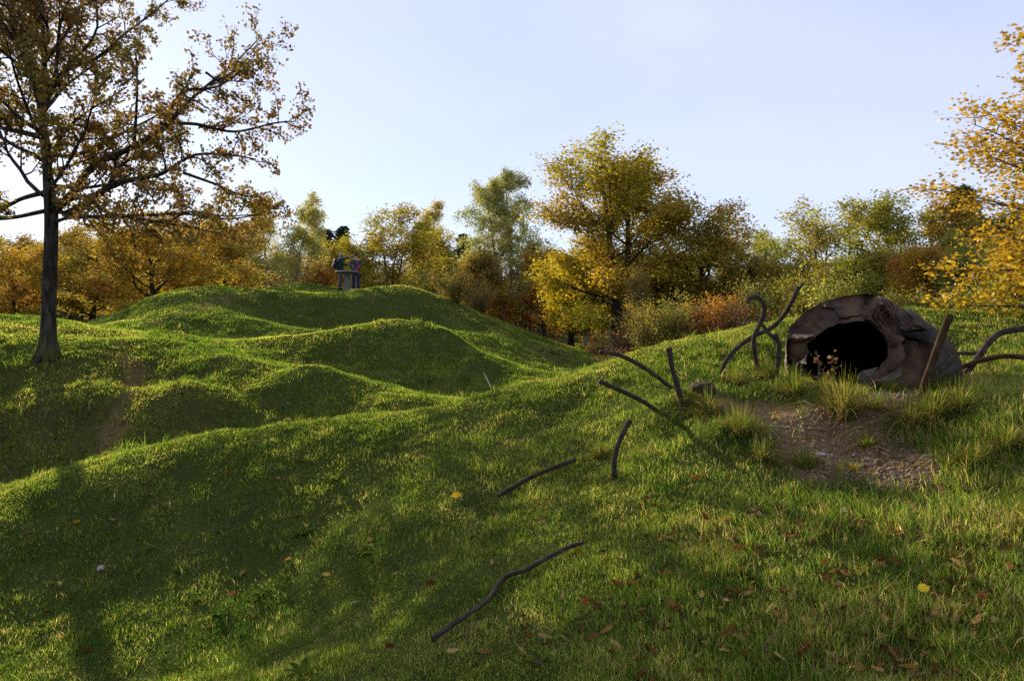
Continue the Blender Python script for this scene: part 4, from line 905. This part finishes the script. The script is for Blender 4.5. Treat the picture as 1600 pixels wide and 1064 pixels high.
# facets: flat planes of cast metal meeting at sharp creases
r_f = np.random.default_rng(12); seeds = np.stack([r_f.uniform(1228, 1462, 34), r_f.uniform(455, 600, 34)], 1); sl_f = r_f.normal(0, .0035, (34, 2)); of_f = r_f.normal(0, .010, 34)
pw, qw = pxg+4*fbm(pxg/9, pyg/9, 95, 2), pyg+4*fbm(pxg/9, pyg/9, 96, 2)
nearest = np.argmin((pw[..., None]-seeds[:, 0])**2+((qw[..., None]-seeds[:, 1])*1.2)**2, -1)
disp += edge*(of_f[nearest]+sl_f[nearest, 0]*(pxg-seeds[nearest, 0])+sl_f[nearest, 1]*(pyg-seeds[nearest, 1]))
# step across the top where one slab of metal broke a little deeper
disp += .045*(1/(1+np.exp((pxg-1329-3*np.sin(pyg/6))/.9)))*np.clip((pyg*-1+522)/8, 0, 1)*edge
# layered tongues of torn metal right of the top
m_ = np.clip((pxg-1352)/5, 0, 1)*np.clip((1407-pxg)/4, 0, 1)*np.clip((514-pyg)/6, 0, 1)
wv = (pxg-.35*(pyg-470)+5*np.sin(pyg/8.5)+3*np.sin(pyg/4.1))/9.5; saw = wv-np.floor(wv)
disp += m_*edge*.05*(saw**2.2)
# notches at the left lip
disp += .05*np.clip(fbm(pxg/5, pyg/9, 88, 3)*3, 0, 1)*gauss(pxg, 1284, 26)*gauss(pyg, 476, 9)
disp += .07*gauss(pxg, 1304.5, 2.2)*gauss(pyg, 484, 2.2)
# ledge at the left, over the pillar
led = 1/(1+np.exp(-(pyg-(534-.10*(pxg-1230)-3*np.sin(pxg/5)))/.8)); lm = np.clip((1275-pxg)/8, 0, 1)*np.clip(rr_*8, 0, 1)
disp += .10*led*lm-.06*gauss(pyg, 528, 5)*lm
# deep hollow at the right under its lip, and the rounded lobe beside the mouth
rec = inside(np.array([(1409,533),(1413,524),(1424,518.5),(1440,515.5),(1451,521),(1456.5,534),(1457,556),(1447,600),(1444,660),(1366,660),(1370,604),(1392,583),(1408,571),(1414,556),(1412,543)]), pxg+2*fbm(pxg/4, pyg/4, 84, 2), pyg+2*fbm(pxg/4, pyg/4, 85, 2))
rm = np.clip(rec/2.2+.5, 0, 1); disp = disp*(1-.85*rm); disp += rm*np.interp(pyg+.22*(pxg-1412)-3*np.sin(pxg/7), [512, 540, 543, 560, 600], [.85, .78, .26, .2, .13])
lip = inside(np.array([(1380,515),(1412,500),(1450,508),(1456,522),(1440,515),(1422,518),(1410,526),(1392,540)]), pxg, pyg); disp -= .05*np.clip(lip/5+.4, 0, 1)
lobe = gauss(pxg, 1399, 9)*gauss(pyg, 560, 20); disp -= .09*lobe*(1-rm)
face = np.stack([(pxg-CX)*dg/F, dg+disp, CAMZ+(HY-pyg)*dg/F], -1)
def grid_mesh(name, g, flip=False):
    a, b = g.shape[:2]; ix = np.arange(a*b).reshape(a, b); q = np.stack([ix[:-1, :-1], ix[1:, :-1], ix[1:, 1:], ix[:-1, 1:]], -1).reshape(-1, 4)
    if flip: q = q[:, ::-1]
    return new_mesh(name, g.reshape(-1, 3)-DOME_C, loops=q.ravel(), starts=np.arange(len(q))*4, smooth=True)
def swing(edge3, rad_end, n, cen=None, rate=3.):
    """sweep an edge round to the back of the dome over a sphere about its centre"""
    cen = DOME_C if cen is None else cen; v = edge3-cen; r0 = np.linalg.norm(v, axis=1); u = v/r0[:, None]; back = np.array([0, 1., .05]); back /= np.linalg.norm(back)
    om = np.arccos(np.clip(u@back, -1, 1)); t = np.linspace(0, 1, n)[None, :]
    s = (np.sin((1-t)*om[:, None])[..., None]*u[:, None, :]+np.sin(t*om[:, None])[..., None]*back)/np.sin(om)[:, None, None]
    r = r0[:, None]*(1-np.clip(t*rate, 0, 1))+rad_end*np.clip(t*rate, 0, 1)
    g = cen+s*r[..., None]
    return g
shell = swing(face[:, 0], DOME_R*.96, 60); dirn = shell-DOME_C; k_ = fbm(dirn[..., 0]*4+9, dirn[..., 2]*4+dirn[..., 1]*3, 91, 4)
shell = DOME_C+dirn*(1+.035*k_*np.clip(np.linspace(0, 1, 60)*6, 0, 1)[None, :])[..., None]
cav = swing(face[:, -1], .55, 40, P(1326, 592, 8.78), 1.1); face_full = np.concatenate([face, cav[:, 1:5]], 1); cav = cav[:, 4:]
M_IRON = surface('broken_iron', lambda nt: mixc(nt, ramp(nt, noise(nt, 2.4, 3), [(.50, (0, 0, 0)), (.68, (.75, .75, .75))]),
    ramp(nt, noise(nt, 5, 7, .62), [(.3, (.022, .014, .010)), (.5, (.066, .039, .025)), (.7, (.135, .083, .052))]), (.11, .06, .030)), .7,
    (lambda nt: noise(nt, 38, 6, .65), .8, .016), .15)
M_SHELL = surface('weathered_iron', lambda nt: ramp(nt, noise(nt, 9, 7, .65), [(.3, (.020, .014, .011)), (.5, (.040, .028, .021)), (.72, (.075, .053, .038))]), .6, (lambda nt: noise(nt, 30, 6, .7), .8, .016), .15)
M_CAV = surface('shade_black_iron', lambda nt: ramp(nt, noise(nt, 6, 5), [(.35, (.0015, .0012, .001)), (.7, (.005, .0035, .0025))]), .8, (lambda nt: noise(nt, 20, 5), .5, .01), 0.)  # shade inside the hollow put into the colour: iron painted almost black
dome = thing('iron_dome', 'broken dark iron cupola with a black gaping mouth, half sunk in the grassy bank', 'bunker cupola', DOME_C)
obj('outer_shell', grid_mesh('outer_shell', shell, True), M_SHELL, dome)
obj('broken_face', grid_mesh('broken_face', face_full), M_IRON, dome)
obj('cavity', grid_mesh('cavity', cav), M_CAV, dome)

# ------------------------------------------------------------------ iron bars
M_ROD = surface('rusty_bar', lambda nt: ramp(nt, noise(nt, 14, 6, .65), [(.3, (.024, .017, .014)), (.52, (.055, .040, .032)), (.75, (.11, .082, .064))]), .85, (lambda nt: noise(nt, 60, 5, .7), .7, .008), .06)
M_RODL = surface('pale_rusty_bar', lambda nt: ramp(nt, noise(nt, 10, 6, .65), [(.3, (.026, .015, .008)), (.52, (.055, .033, .017)), (.75, (.10, .066, .037))]), .9, (lambda nt: noise(nt, 50, 5, .7), .7, .008), .04)
def bar(pix, rad, label, mat=None, name='iron_bar', taper=1., rough=.05, seed=0, cat='iron bar', forks=()):
    """pix: (column, row, distance); a distance of 0 means on the ground there (sunk a little)"""
    pts = []
    for px, py, d in pix:
        if d <= 0: g = G(px, py); g[2] += d if d < 0 else 0; pts.append(g)
        else: pts.append(P(px, py, d))
    pts = np.array(pts); c = spline(pts, 14*(len(pts)-1)); r2 = np.random.default_rng(seed+int(pix[0][0])); n = len(c); o = pts[0].copy()
    wob = np.convolve(r2.normal(0, 1, n+8), np.ones(9)/9, 'valid')
    rr = np.linspace(rad*.8, rad*taper*.8, n)*(1+rough*2*wob+r2.normal(0, rough*.35, n)); rr[-1] *= .85; rr[0] *= .9
    tb = [(c-o, rr, 12)]
    for f, rf in forks:
        tb.append((spline(np.array([P(*q) for q in f]), 12)-o, np.full(len(spline(np.array([P(*q) for q in f]), 12)), rf)*np.linspace(1, .7, len(spline(np.array([P(*q) for q in f]), 12))), 9))
    return tag(obj(name, tube_mesh(name, tb), mat or M_ROD, loc=o), label, cat)
def d_at(px, py): return hit(px, py)
d1 = d_at(1186, 586)
bar([(1168,473,d1-.1),(1172,466,d1-.1),(1183,464.5,d1-.1),(1192,473,d1-.1),(1194,487,d1-.1),(1187,507,d1-.08),(1179,524,d1-.06),(1178,542,d1-.03),(1181,560,d1),(1186,580,d1),(1189,594,d1+.02)], .032, 'tall iron bar with a hooked top like a walking stick left of the dome')
d2 = d_at(1129, 584)
bar([(1128,592,d2+.02),(1130,574,d2),(1140,556,d2),(1156,540,d2+.05),(1180,524,d2+.12),(1203,514,d2+.16),(1222,496,d2+.1),(1236,474,d2),(1245,455,d2-.05),(1247,448,d2-.05)], .032, 'long upswept iron bar with a forked tip crossing the hooked bar',
    forks=[([(1245,457,d2-.05),(1250,449,d2-.06),(1256,442,d2-.07)], .018)])
d3 = d_at(1212, 592)
bar([(1190,505,d3+.15),(1197,516,d3+.1),(1206,526,d3+.05),(1214,534,d3)], .024, 'short iron bar slanting between hooked and forked bars')
bar([(1211,521,d3),(1216,535,d3),(1217,550,d3),(1215,570,d3),(1212,590,d3),(1211,600,d3+.02)], .032, 'stubby upright iron bar touching the left side of the dome')
d4 = d_at(1068, 641)
bar([(1070,652,d4+.02),(1066,632,d4),(1058,602,d4-.03),(1050,573,d4-.06),(1045,543,d4-.08)], .034, 'straight upright iron bar in front of the meadow crest', seed=3)
d5 = d_at(1052, 606)
bar([(1066,618,d5+.02),(1044,602,d5),(1018,582,d5-.05),(990,565,d5-.1),(965,554,d5-.12),(937,549,d5-.14)], .030, 'upper bowed iron bar reaching left over the grass', seed=4)
d6 = d_at(1026, 641)
bar([(1036,650,d6+.02),(1020,637,d6),(995,622,d6-.06),(965,608,d6-.12),(936,595,d6-.16)], .028, 'lower iron bar reaching left over the grass, parallel to the bowed one', seed=5)
d7 = d_at(961, 748)
bar([(961,760,d7+.02),(960,742,d7),(960,720,d7-.02),(965,697,d7-.05),(975,674,d7-.06),(985,656,d7-.08)], .026, 'short bowed iron bar standing alone on the slope', seed=6)
def lying(pix, rad, lift, label, seed, mat=None, taper=.9, name='iron_bar', cat='iron bar', rough=.05):
    pts = []
    for i, (px, py) in enumerate(pix): g = G(px, py); g[2] += lift[i] if hasattr(lift, '__len__') else lift; pts.append(tuple(g))
    c = spline(np.array(pts), 14*(len(pts)-1)); r2 = np.random.default_rng(seed); n = len(c); wob = np.convolve(r2.normal(0, 1, n+8), np.ones(9)/9, 'valid')
    rr = np.linspace(rad*.8, rad*taper*.8, n)*(1+rough*2*wob+r2.normal(0, rough*.3, n)); o = c[0].copy()
    return tag(obj(name, tube_mesh(name, [(c-o, rr, 10)]), mat or M_ROD, loc=o), label, cat)
lying([(778,785),(800,772),(830,755),(862,742),(900,728)], .028, .06, 'upper thin iron bar lying flat on the crater slope', 8)
lying([(676,1012),(705,990),(735,970),(762,950),(778,927),(795,911),(820,903),(850,886),(880,870),(912,859)], .021, .05, 'long bent iron bar lying across the lower crater slope', 9)
d10 = d_at(1440, 622)
bar([(1438,632,d10+.02),(1442,612,d10),(1450,585,d10-.03),(1462,552,d10-.05),(1473,522,d10-.07),(1485,491,d10-.08)], .042, 'thick pale brown bar leaning in front of the dome, right side', M_RODL, seed=10)
d11 = d_at(1506, 590)
bar([(1500,598,d11+.02),(1512,580,d11),(1530,556,d11+.05),(1545,535,d11+.08),(1562,521,d11+.1),(1585,515.5,d11+.1),(1615,514,d11+.1),(1650,524,d11+.1),(1672,560,d11+.1),(1680,640,d11)], .044, 'thick arched iron bar rising from the grass right of the dome', seed=11)
bar([(1490,580,8.95),(1505,573,8.95),(1530,564,8.9),(1560,557.5,8.85),(1585,557,8.8),(1610,562,8.8),(1640,580,8.7),(1655,625,8.6)], .034, 'lower pale iron bar arching out from the right side of the dome', M_RODL, seed=12)
bar([(1470,548,9.4),(1490,551.5,9.5),(1505,552,9.6),(1522,552,9.65),(1534,546,9.7),(1545,536,9.7)], .026, 'thin dark bar sticking out behind the dome', seed=13)
bar([(1560,612,0),(1580,606,8.0),(1600,603,7.9),(1625,601,7.9),(1640,606,7.9)], .025, 'short iron stub in grass at the right edge', M_RODL, seed=14)
M_TWIG = surface('dead_twig', lambda nt: ramp(nt, noise(nt, 20, 5), [(.3, (.03, .022, .016)), (.7, (.10, .075, .052))]), .85, None, .2)
lying([(775,630),(766,617),(755,600)], .008, [0, .12, .3], 'thin dark stem sticking up from the grass crest', 15, M_TWIG, .5, 'twig', 'twig')
lying([(1368,609),(1392,604),(1415,600),(1432,597)], .012, .05, 'straight thin stick before the broken concrete lump', 16, M_TWIG, .7, 'twig', 'twig')
lying([(1298,680),(1310,668),(1325,657)], .010, .04, 'dark stick sloping across the pebbles', 17, M_TWIG, .7, 'twig', 'twig')
lying([(1376,716),(1395,722),(1412,722),(1420,710),(1405,700)], .010, .04, 'curved grey root lying at the foot of the pebbles', 18, M_TWIG, .6, 'twig', 'twig')
lying([(1278,795),(1290,776),(1315,767)], .010, .04, 'dark bent stick in the grass below the pebbles', 19, M_TWIG, .6, 'twig', 'twig')
lying([(1345,763),(1358,768),(1370,776)], .011, .04, 'short grey stick beside the bent one', 20, M_TWIG, .7, 'twig', 'twig')
lying([(1255,634),(1268,640),(1285,641)], .010, .05, 'small dark root at the edge of the sandy path', 21, M_TWIG, .6, 'twig', 'twig')
lying([(1450,880),(1435,905),(1418,912)], .004, .05, 'thin pale stalk beside the yellow leaf', 22, M_TWIG, .6, 'twig', 'twig')
bar([(1060,585,d4+.35),(1075,590,d4+.3),(1090,601,d4+.3)], .007, 'fine dark twig beside the upright iron bar', M_TWIG, 'twig', .5, cat='twig')
bar([(1010,592,d5-.1),(1020,602,d5-.1),(1040,607,d5-.05),(1056,612,d5)], .008, 'forked dark twig under the upper bowed bar', M_TWIG, 'twig', .5, cat='twig')

# ------------------------------------------------------------------ rocks
def rock(px, py, size, seed, label, mat, name='rock', flat=1., sink=.25, rz=0.):
    import bmesh
    r2 = np.random.default_rng(seed); bm = bmesh.new()
    for i in range(22):
        v = r2.normal(0, 1, 3); v /= np.abs(v).max()**.55*np.linalg.norm(v)**.45; bm.verts.new(Vector(v*np.array(size)*r2.uniform(.85, 1.05)))
    bmesh.ops.convex_hull(bm, input=bm.verts); bmesh.ops.delete(bm, geom=[v for v in bm.verts if not v.link_faces], context='VERTS')
    bmesh.ops.triangulate(bm, faces=bm.faces[:]); bmesh.ops.subdivide_edges(bm, edges=bm.edges[:], cuts=3, use_grid_fill=True)
    for v in bm.verts:
        c = np.array(v.co); k = .07*float(fbm(np.array([c[0]*9+seed]), np.array([c[1]*9+c[2]*7]), 5, 3)[0])*min(size)*6; v.co = v.co*(1+k)
    me = bpy.data.meshes.new(name); bm.to_mesh(me); bm.free()
    g = G(px, py); o = obj(name, me, mat, loc=g+np.array([0, size[1]*.6, size[2]*(1-2*sink)])); o.rotation_euler = (0, 0, rz); return tag(o, label, 'rock')
M_ROCK = surface('concrete_lump', lambda nt: ramp(nt, noise(nt, 6, 6, .65), [(.3, (.06, .047, .034)), (.55, (.115, .092, .066)), (.75, (.19, .155, .11))]), .9, (lambda nt: noise(nt, 25, 6, .7), .8, .015), .2)
M_PALE = surface('pale_stone', lambda nt: ramp(nt, noise(nt, 12, 5), [(.3, (.22, .19, .15)), (.7, (.40, .36, .30))]), .85, None, .2)
M_CLOD = surface('earth_clod', lambda nt: ramp(nt, noise(nt, 14, 6, .7), [(.35, (.03, .022, .016)), (.6, (.075, .055, .038)), (.8, (.14, .11, .07))]), .95, (lambda nt: noise(nt, 22, 6, .75), 1., .03), .1)
rock(1385, 606, (.25, .2, .15), 1, 'angular grey concrete lump fallen at the right of the dome mouth', M_ROCK, rz=.4)
rock(1100, 617, (.15, .12, .085), 2, 'dark earth clod at the back of the sandy path', M_CLOD, 'earth_clod')
rock(1350, 641, (.05, .04, .03), 3, 'grey stone in the grass at the top of the pebbles', M_ROCK)
rock(1283, 713, (.045, .03, .02), 4, 'long pale flat stone at the left of the pebble slope', M_PALE)
rock(1338, 717, (.035, .03, .03), 5, 'smooth grey cobble low on the pebble slope', M_ROCK)
rock(157, 892, (.045, .04, .03), 6, 'white stone on the left crater wall', M_PALE)
rock(1345, 662, (.02, .02, .05), 7, 'small upright stone under the tangled tuft', M_ROCK)
# ------------------------------------------------------------------ withered plant in the dome mouth
rng = np.random.default_rng(60); g = G(1285, 606); tb = []; an = []
for s in range(6):
    lp, lr = branch(rng, (rng.normal(0, .03), 0, -.02), (rng.normal(.1, .35), rng.normal(-.1, .15), 1), rng.uniform(.2, .42), .005, 7, .12, -.02, .5); tb.append((lp, lr, 4))
    for u in (.35, .55, .75, .95): an.append((at(lp, u)[0], s))
wp = thing('withered_plant', 'withered plant with brown leaves in the mouth of the dome', 'plant', g); obj('stems', tube_mesh('stems', tb), M_TWIG, wp)
c = crown_from(rng, an, 40, .03, .036); c2 = obj('leaves', c, M_LEAF, wp); c2.color = (.17, .08, .03, 1)
# tall dead stalks by the brambles
for i, (px, d, h, lab) in enumerate(((950, 21, 1.4, 'tangle of bare dead stalks at the lip of the hollow'), (1165, 20, 1.2, 'bare dead weed stalks left of the hooked bar'), (1275, 16, 1.5, 'thin leafy sapling rising behind the forked bar'))):
    r2 = np.random.default_rng(800+i); tb = []; an = []
    for s in range(9 if i < 2 else 2):
        lp, lr = branch(r2, (r2.normal(0, .25) if i < 2 else 0, r2.normal(0, .2), -.03), (r2.normal(0, .35 if i < 2 else .05), r2.normal(0, .3), 1), h*r2.uniform(.6, 1.05), .009, 8, .1, -.03, .3); tb.append((lp, lr, 4))
        for j in range(5): p2, d2_ = at(lp, .3+.65*j/5); sp, sr = branch(r2, p2, side(r2, d2_, .6), h*.2, .004, 4, .15, 0, .5); tb.append((sp, sr, 3)); an += [(sp[-1], s), (sp[2], s)]
    st_ = thing('dead_stalks' if i < 2 else 'sapling', lab, 'weed' if i < 2 else 'sapling', on_ground(px, d)); obj('stems', tube_mesh('stems', tb), M_TWIG, st_)
    lf = obj('leaves', crown_from(r2, an, 60 if i < 2 else 150, .05, .04), M_LEAF, st_); lf.color = (.25, .10, .04, 1) if i < 2 else (.30, .32, .05, 1)
# ------------------------------------------------------------------ the two walkers at the orientation table
def skin_mesh(name, verts, edges, radii, root=0, sub=2):
    """verts -> one smooth continuous surface (Skin + Subdivision, applied)"""
    me = bpy.data.meshes.new(name+'_skeleton'); me.from_pydata([tuple(v) for v in verts], edges, []); o = bpy.data.objects.new(name, me); COL.objects.link(o)
    md = o.modifiers.new('skin', 'SKIN'); md.use_smooth_shade = True; md.branch_smoothing = .2
    for i, r in enumerate(radii):
        sv = me.skin_vertices[0].data[i]; sv.radius = r if isinstance(r, tuple) else (r, r); sv.use_root = i == root
    sb = o.modifiers.new('sub', 'SUBSURF'); sb.levels = sb.render_levels = sub
    bpy.context.view_layer.update(); ev = o.evaluated_get(bpy.context.evaluated_depsgraph_get()); out = bpy.data.meshes.new_from_object(ev); out.name = name
    bpy.data.objects.remove(o); bpy.data.meshes.remove(me); return out
def ellipsoid(name, c, r, cut=None, n=20):
    import bmesh
    bm = bmesh.new(); bmesh.ops.create_uvsphere(bm, u_segments=n, v_segments=n//2+2, radius=1)
    for v in bm.verts: v.co = Vector((v.co.x*r[0]+c[0], v.co.y*r[1]+c[1], v.co.z*r[2]+c[2]))
    if cut: bmesh.ops.delete(bm, geom=[v for v in bm.verts if cut(v.co)], context='VERTS')
    for f in bm.faces: f.smooth = True
    me = bpy.data.meshes.new(name); bm.to_mesh(me); bm.free(); return me
def plainmat(name, c, rough=.85, sc=60, var=.25):
    return surface(name, lambda nt: ramp(nt, noise(nt, sc, 3), [(.3, tuple(v*(1-var) for v in c)), (.7, tuple(v*(1+var) for v in c))]), rough, None, .2)
M_SKIN = plainmat('skin', (.45, .26, .19), .6, 30, .08)
def hand(V, E, Rd, wrist_i, wrist, palm_dir, up, right, bend=.5, point=False):
    """palm, four fingers of different lengths and a thumb, grown from the wrist joint"""
    d = unit(np.array(palm_dir, float)); s = unit(np.cross(d, up))*(1 if right else -1); u = unit(np.cross(s, d))
    k = len(V); V.append(wrist+d*.045); E.append((wrist_i, k)); Rd.append((.030, .018)); V.append(wrist+d*.085); E.append((k, k+1)); Rd.append((.034, .016)); kn = k+1
    for f, (off, ln) in enumerate(((-.028, .068), (-.009, .078), (.010, .072), (.028, .056))):
        b = .05 if point and f == 0 else bend; i = len(V); p = wrist+d*.10+s*off; V.append(p); E.append((kn, i)); Rd.append(.0095)
        q = p+unit(d*math.cos(b)-u*math.sin(b)*.9)*ln*.55; V.append(q); E.append((i, i+1)); Rd.append(.0085)
        V.append(q+unit(d*math.cos(2*b)-u*math.sin(2*b))*ln*.45); E.append((i+1, i+2)); Rd.append(.007)
    i = len(V); V.append(wrist+d*.05-s*.042-u*.008); E.append((k, i)); Rd.append(.011); V.append(wrist+d*.085-s*.062-u*.022); E.append((i, i+1)); Rd.append(.009)
def person(label, loc, rz, arms, head_turn=0., jacket=(.05, .05, .05), jeans=(.03, .04, .07), hair=(.02, .015, .012), shoe=(.02, .018, .016), stance=(0., 0.), hgtk=1., collar=None, bald=False):
    root = thing('person', label, 'person', loc, rz); root.scale = (hgtk,)*3
    ct, st_ = math.cos(head_turn), math.sin(head_turn)
    def hd(x, y, z): return np.array([x*ct-y*st_, x*st_+y*ct, z])
    V = [np.array(v, float) for v in [(0, 0, .95), (0, .0, 1.10), (0, -.012, 1.28), (0, -.02, 1.42), (0, -.01, 1.495)]]; Rd = [(.150, .110), (.140, .105), (.165, .115), (.125, .085), (.055, .058)]; E = [(0, 1), (1, 2), (2, 3), (3, 4)]
    V += [hd(0, .012, 1.555), hd(0, .022, 1.61), hd(0, .008, 1.665), hd(0, .0, 1.715)]; Rd += [(.060, .066), (.072, .088), (.078, .096), (.055, .065)]; E += [(4, 5), (5, 6), (6, 7), (7, 8)]
    V += [hd(0, .118, 1.60), hd(.084, -.005, 1.615), hd(-.084, -.005, 1.615)]; Rd += [.013, .016, .016]; E += [(6, 9), (6, 10), (6, 11)]
    for s, (elb, wr, pd, pt) in zip((-1, 1), arms):
        i = len(V); sh = np.array([s*.185, -.015, 1.415]); V += [sh, np.array(elb, float), np.array(wr, float)]; Rd += [.062, .047, (.031, .026)]; E += [(3, i), (i, i+1), (i+1, i+2)]
        hand(V, E, Rd, i+2, np.array(wr, float), pd, np.array([0, 0, 1.]) if abs(pd[2]) < .8 else np.array([0, 1., 0]), s > 0, .45, pt)
    legs = []
    for s, fwd in zip((-1, 1), stance):
        i = len(V); V += [np.array([s*.092, 0, .90]), np.array([s*.105, .02+fwd*.5, .50]), np.array([s*.115, -.02+fwd, .085]), np.array([s*.13, .12+fwd, .035])]; Rd += [(.088, .092), .058, .042, (.042, .03)]; E += [(0, i), (i, i+1), (i+1, i+2), (i+2, i+3)]; legs.append((V[i], V[i+1], V[i+2], V[i+3]))
    obj('body', skin_mesh('body', V, E, Rd), M_SKIN, root)
    # jacket: torso and sleeves
    JV = [np.array(v, float) for v in [(0, 0, .80), (0, 0, .98), (0, 0, 1.12), (0, -.012, 1.29), (0, -.02, 1.42), (0, -.012, 1.475)]]; JR = [(.190, .150), (.190, .148), (.180, .140), (.200, .146), (.150, .108), (.078, .080)]; JE = [(i, i+1) for i in range(5)]
    for s, (elb, wr, pd, pt) in zip((-1, 1), arms):
        i = len(JV); w_ = np.array(wr, float); e_ = np.array(elb, float); JV += [np.array([s*.19, -.015, 1.40]), e_, w_-(w_-e_)*.06]; JR += [.086, .066, .052]; JE += [(4, i), (i, i+1), (i+1, i+2)]
    obj('jacket', skin_mesh('jacket', JV, JE, JR, 2), plainmat('jacket_cloth', jacket, .9, 25), root)
    TV = [np.array([0, 0, .99]), np.array([0, 0, .92])]; TR = [(.160, .122), (.165, .125)]; TE = [(0, 1)]
    for a, b, c, d in legs:
        i = len(TV); TV += [a, b, c+np.array([0, 0, -.01])]; TR += [(.108, .112), .088, .076]; TE += [(1, i), (i, i+1), (i+1, i+2)]
    obj('trousers', skin_mesh('trousers', TV, TE, TR), plainmat('trouser_cloth', jeans, .9, 40), root)
    ms = plainmat('shoe_leather', shoe, .6)
    for a, b, c, d in legs:
        obj('shoe', skin_mesh('shoe', [c+np.array([0, -.05, -.035]), c+np.array([0, .05, -.04]), d+np.array([0, .04, -.005])], [(0, 1), (1, 2)], [(.062, .058), (.062, .056), (.058, .042)], 0), ms, root)
    h = ellipsoid('hair', hd(0, -.012, 1.665), (.089, .106, .092), (lambda c: c.z < 1.60 or ((c.x*st_*-1+c.y*ct) > .055 and c.z < 1.70)) if not bald else (lambda c: c.z < 1.59 or c.z > 1.685 or (c.x*st_*-1+c.y*ct) > .02))
    obj('hair', h, plainmat('hair_'+('grey' if bald else 'dark'), hair, .8), root)
    if collar is not None:
        cm_ = plainmat('collar_cloth', collar, .9); obj('collar', tube_mesh('collar', [(np.array([[.0+.085*math.cos(a), -.015+.085*math.sin(a), 1.475] for a in np.linspace(0, 2*math.pi, 17)]), np.full(17, .022), 8)]), cm_, root)
    for s in (-1, 1):
        e = obj('eye', ellipsoid('eye', hd(s*.03, .098, 1.632), (.011, .008, .008), None, 10), plainmat('eye_dark', (.03, .02, .02), .3), root)
    return root
PD = 36.8
gl, gr = on_ground(531.5, PD), on_ground(556, PD)
person('man in dark green jacket and grey trousers pointing ahead with a raised arm', gl, R(-62), [((-.20, .26, 1.44), (-.10, .46, 1.56), (.25, 1, .25), True), ((.25, .08, 1.16), (.17, .32, 1.12), (-.1, 1, .05), False)], head_turn=.15,
       jacket=(.018, .045, .040), jeans=(.07, .085, .085), hair=(.30, .27, .25), stance=(.05, -.06), hgtk=1.0, collar=(.45, .48, .48), bald=True)
person('man in mauve grey jacket and blue jeans seen from behind, head bowed to the table', gr, R(8), [((-.27, .02, 1.14), (-.20, .26, 1.06), (.1, 1, -.1), False), ((.27, .02, 1.14), (.17, .25, 1.10), (-.3, 1, 0), False)], head_turn=.35,
       jacket=(.10, .075, .085), jeans=(.022, .034, .075), hair=(.022, .016, .014), stance=(.0, .04), hgtk=1.0)
def rounded_box(name, size, bev):
    import bmesh
    bm = bmesh.new(); bmesh.ops.create_cube(bm, size=1)
    for v in bm.verts: v.co = Vector((v.co.x*size[0]*(1 if v.co.z < 0 else .86), v.co.y*size[1]*(1 if v.co.z < 0 else .8), v.co.z*size[2]))
    bmesh.ops.bevel(bm, geom=bm.edges[:], offset=bev, segments=4, affect='EDGES', profile=.5)
    for f in bm.faces: f.smooth = True
    me = bpy.data.meshes.new(name); bm.to_mesh(me); bm.free(); return me
mn = plainmat('navy_nylon', (.012, .014, .035), .7)
bp = thing('backpack', 'navy backpack on the back of the pointing man', 'backpack', gl, R(-62))
o = obj('pack', rounded_box('pack', (.30, .17, .44), .06), mn, bp, (0, -.225, 1.20)); obj('pocket', rounded_box('pocket', (.22, .07, .2), .03), mn, bp, (0, -.325, 1.10))
for s in (-1, 1):
    obj('strap', tube_mesh('strap', [(spline(np.array([(s*.10, -.16, 1.36), (s*.12, -.10, 1.515), (s*.13, .05, 1.49), (s*.14, .15, 1.34), (s*.15, .13, 1.14), (s*.16, -.02, 1.03), (s*.13, -.15, 1.02)]), 36), np.full(37, .017), 8)]), mn, bp)
sb_ = thing('shoulder_bag', 'small red bag with dark diagonal strap on the back of the man in jeans', 'bag', gr, R(8))
obj('bag', rounded_box('bag', (.13, .07, .15), .02), plainmat('red_cloth', (.40, .02, .035), .8), sb_, (.075, -.19, 1.0))
cs = spline(np.array([(.07, -.17, 1.06), (-.02, -.175, 1.22), (-.10, -.155, 1.38), (-.125, -.08, 1.51), (-.11, .06, 1.48), (-.04, .155, 1.34), (.10, .165, 1.12), (.19, .05, 1.0), (.16, -.13, .99)]), 48)
obj('strap', tube_mesh('strap', [(cs, np.full(len(cs), .016), 8)]), mn, sb_)
# orientation table: round stone slab with a bevelled rim on a square pillar
def lathe(name, prof, n=32, sq=0.):
    V, Fc = [], []; m = len(prof)
    for i in range(n):
        a = 2*math.pi*i/n; k = 1/max(abs(math.cos(a)), abs(math.sin(a))); k = 1+(k-1)*sq
        for r, z in prof: V.append((r*k*math.cos(a), r*k*math.sin(a), z))
    for i in range(n):
        for j in range(m-1): Fc.append((i*m+j, ((i+1) % n)*m+j, ((i+1) % n)*m+j+1, i*m+j+1))
    Fc.append([i*m for i in range(n)][::-1]); Fc.append([i*m+m-1 for i in range(n)]); return new_mesh(name, V, Fc)
gt = on_ground(542.5, 35.9); tt = thing('orientation_table', 'round stone viewpoint table on a pillar between the two men', 'viewpoint table', gt)
M_TST = surface('table_stone', lambda nt: ramp(nt, noise(nt, 7, 6, .7), [(.3, (.10, .093, .088)), (.7, (.21, .195, .18))]), .85, (lambda nt: noise(nt, 40, 4), .4, .01), .2)
obj('pedestal', lathe('pedestal', [(.13, -.15), (.13, .0), (.125, .74), (.14, .775)], 32, .75), M_TST, tt)
obj('table_top', lathe('table_top', [(.20, .776), (.48, .80), (.52, .825), (.525, .865), (.51, .885), (.47, .893), (.0, .90)][:6]+[(.30, .897)], 48), M_TST, tt)
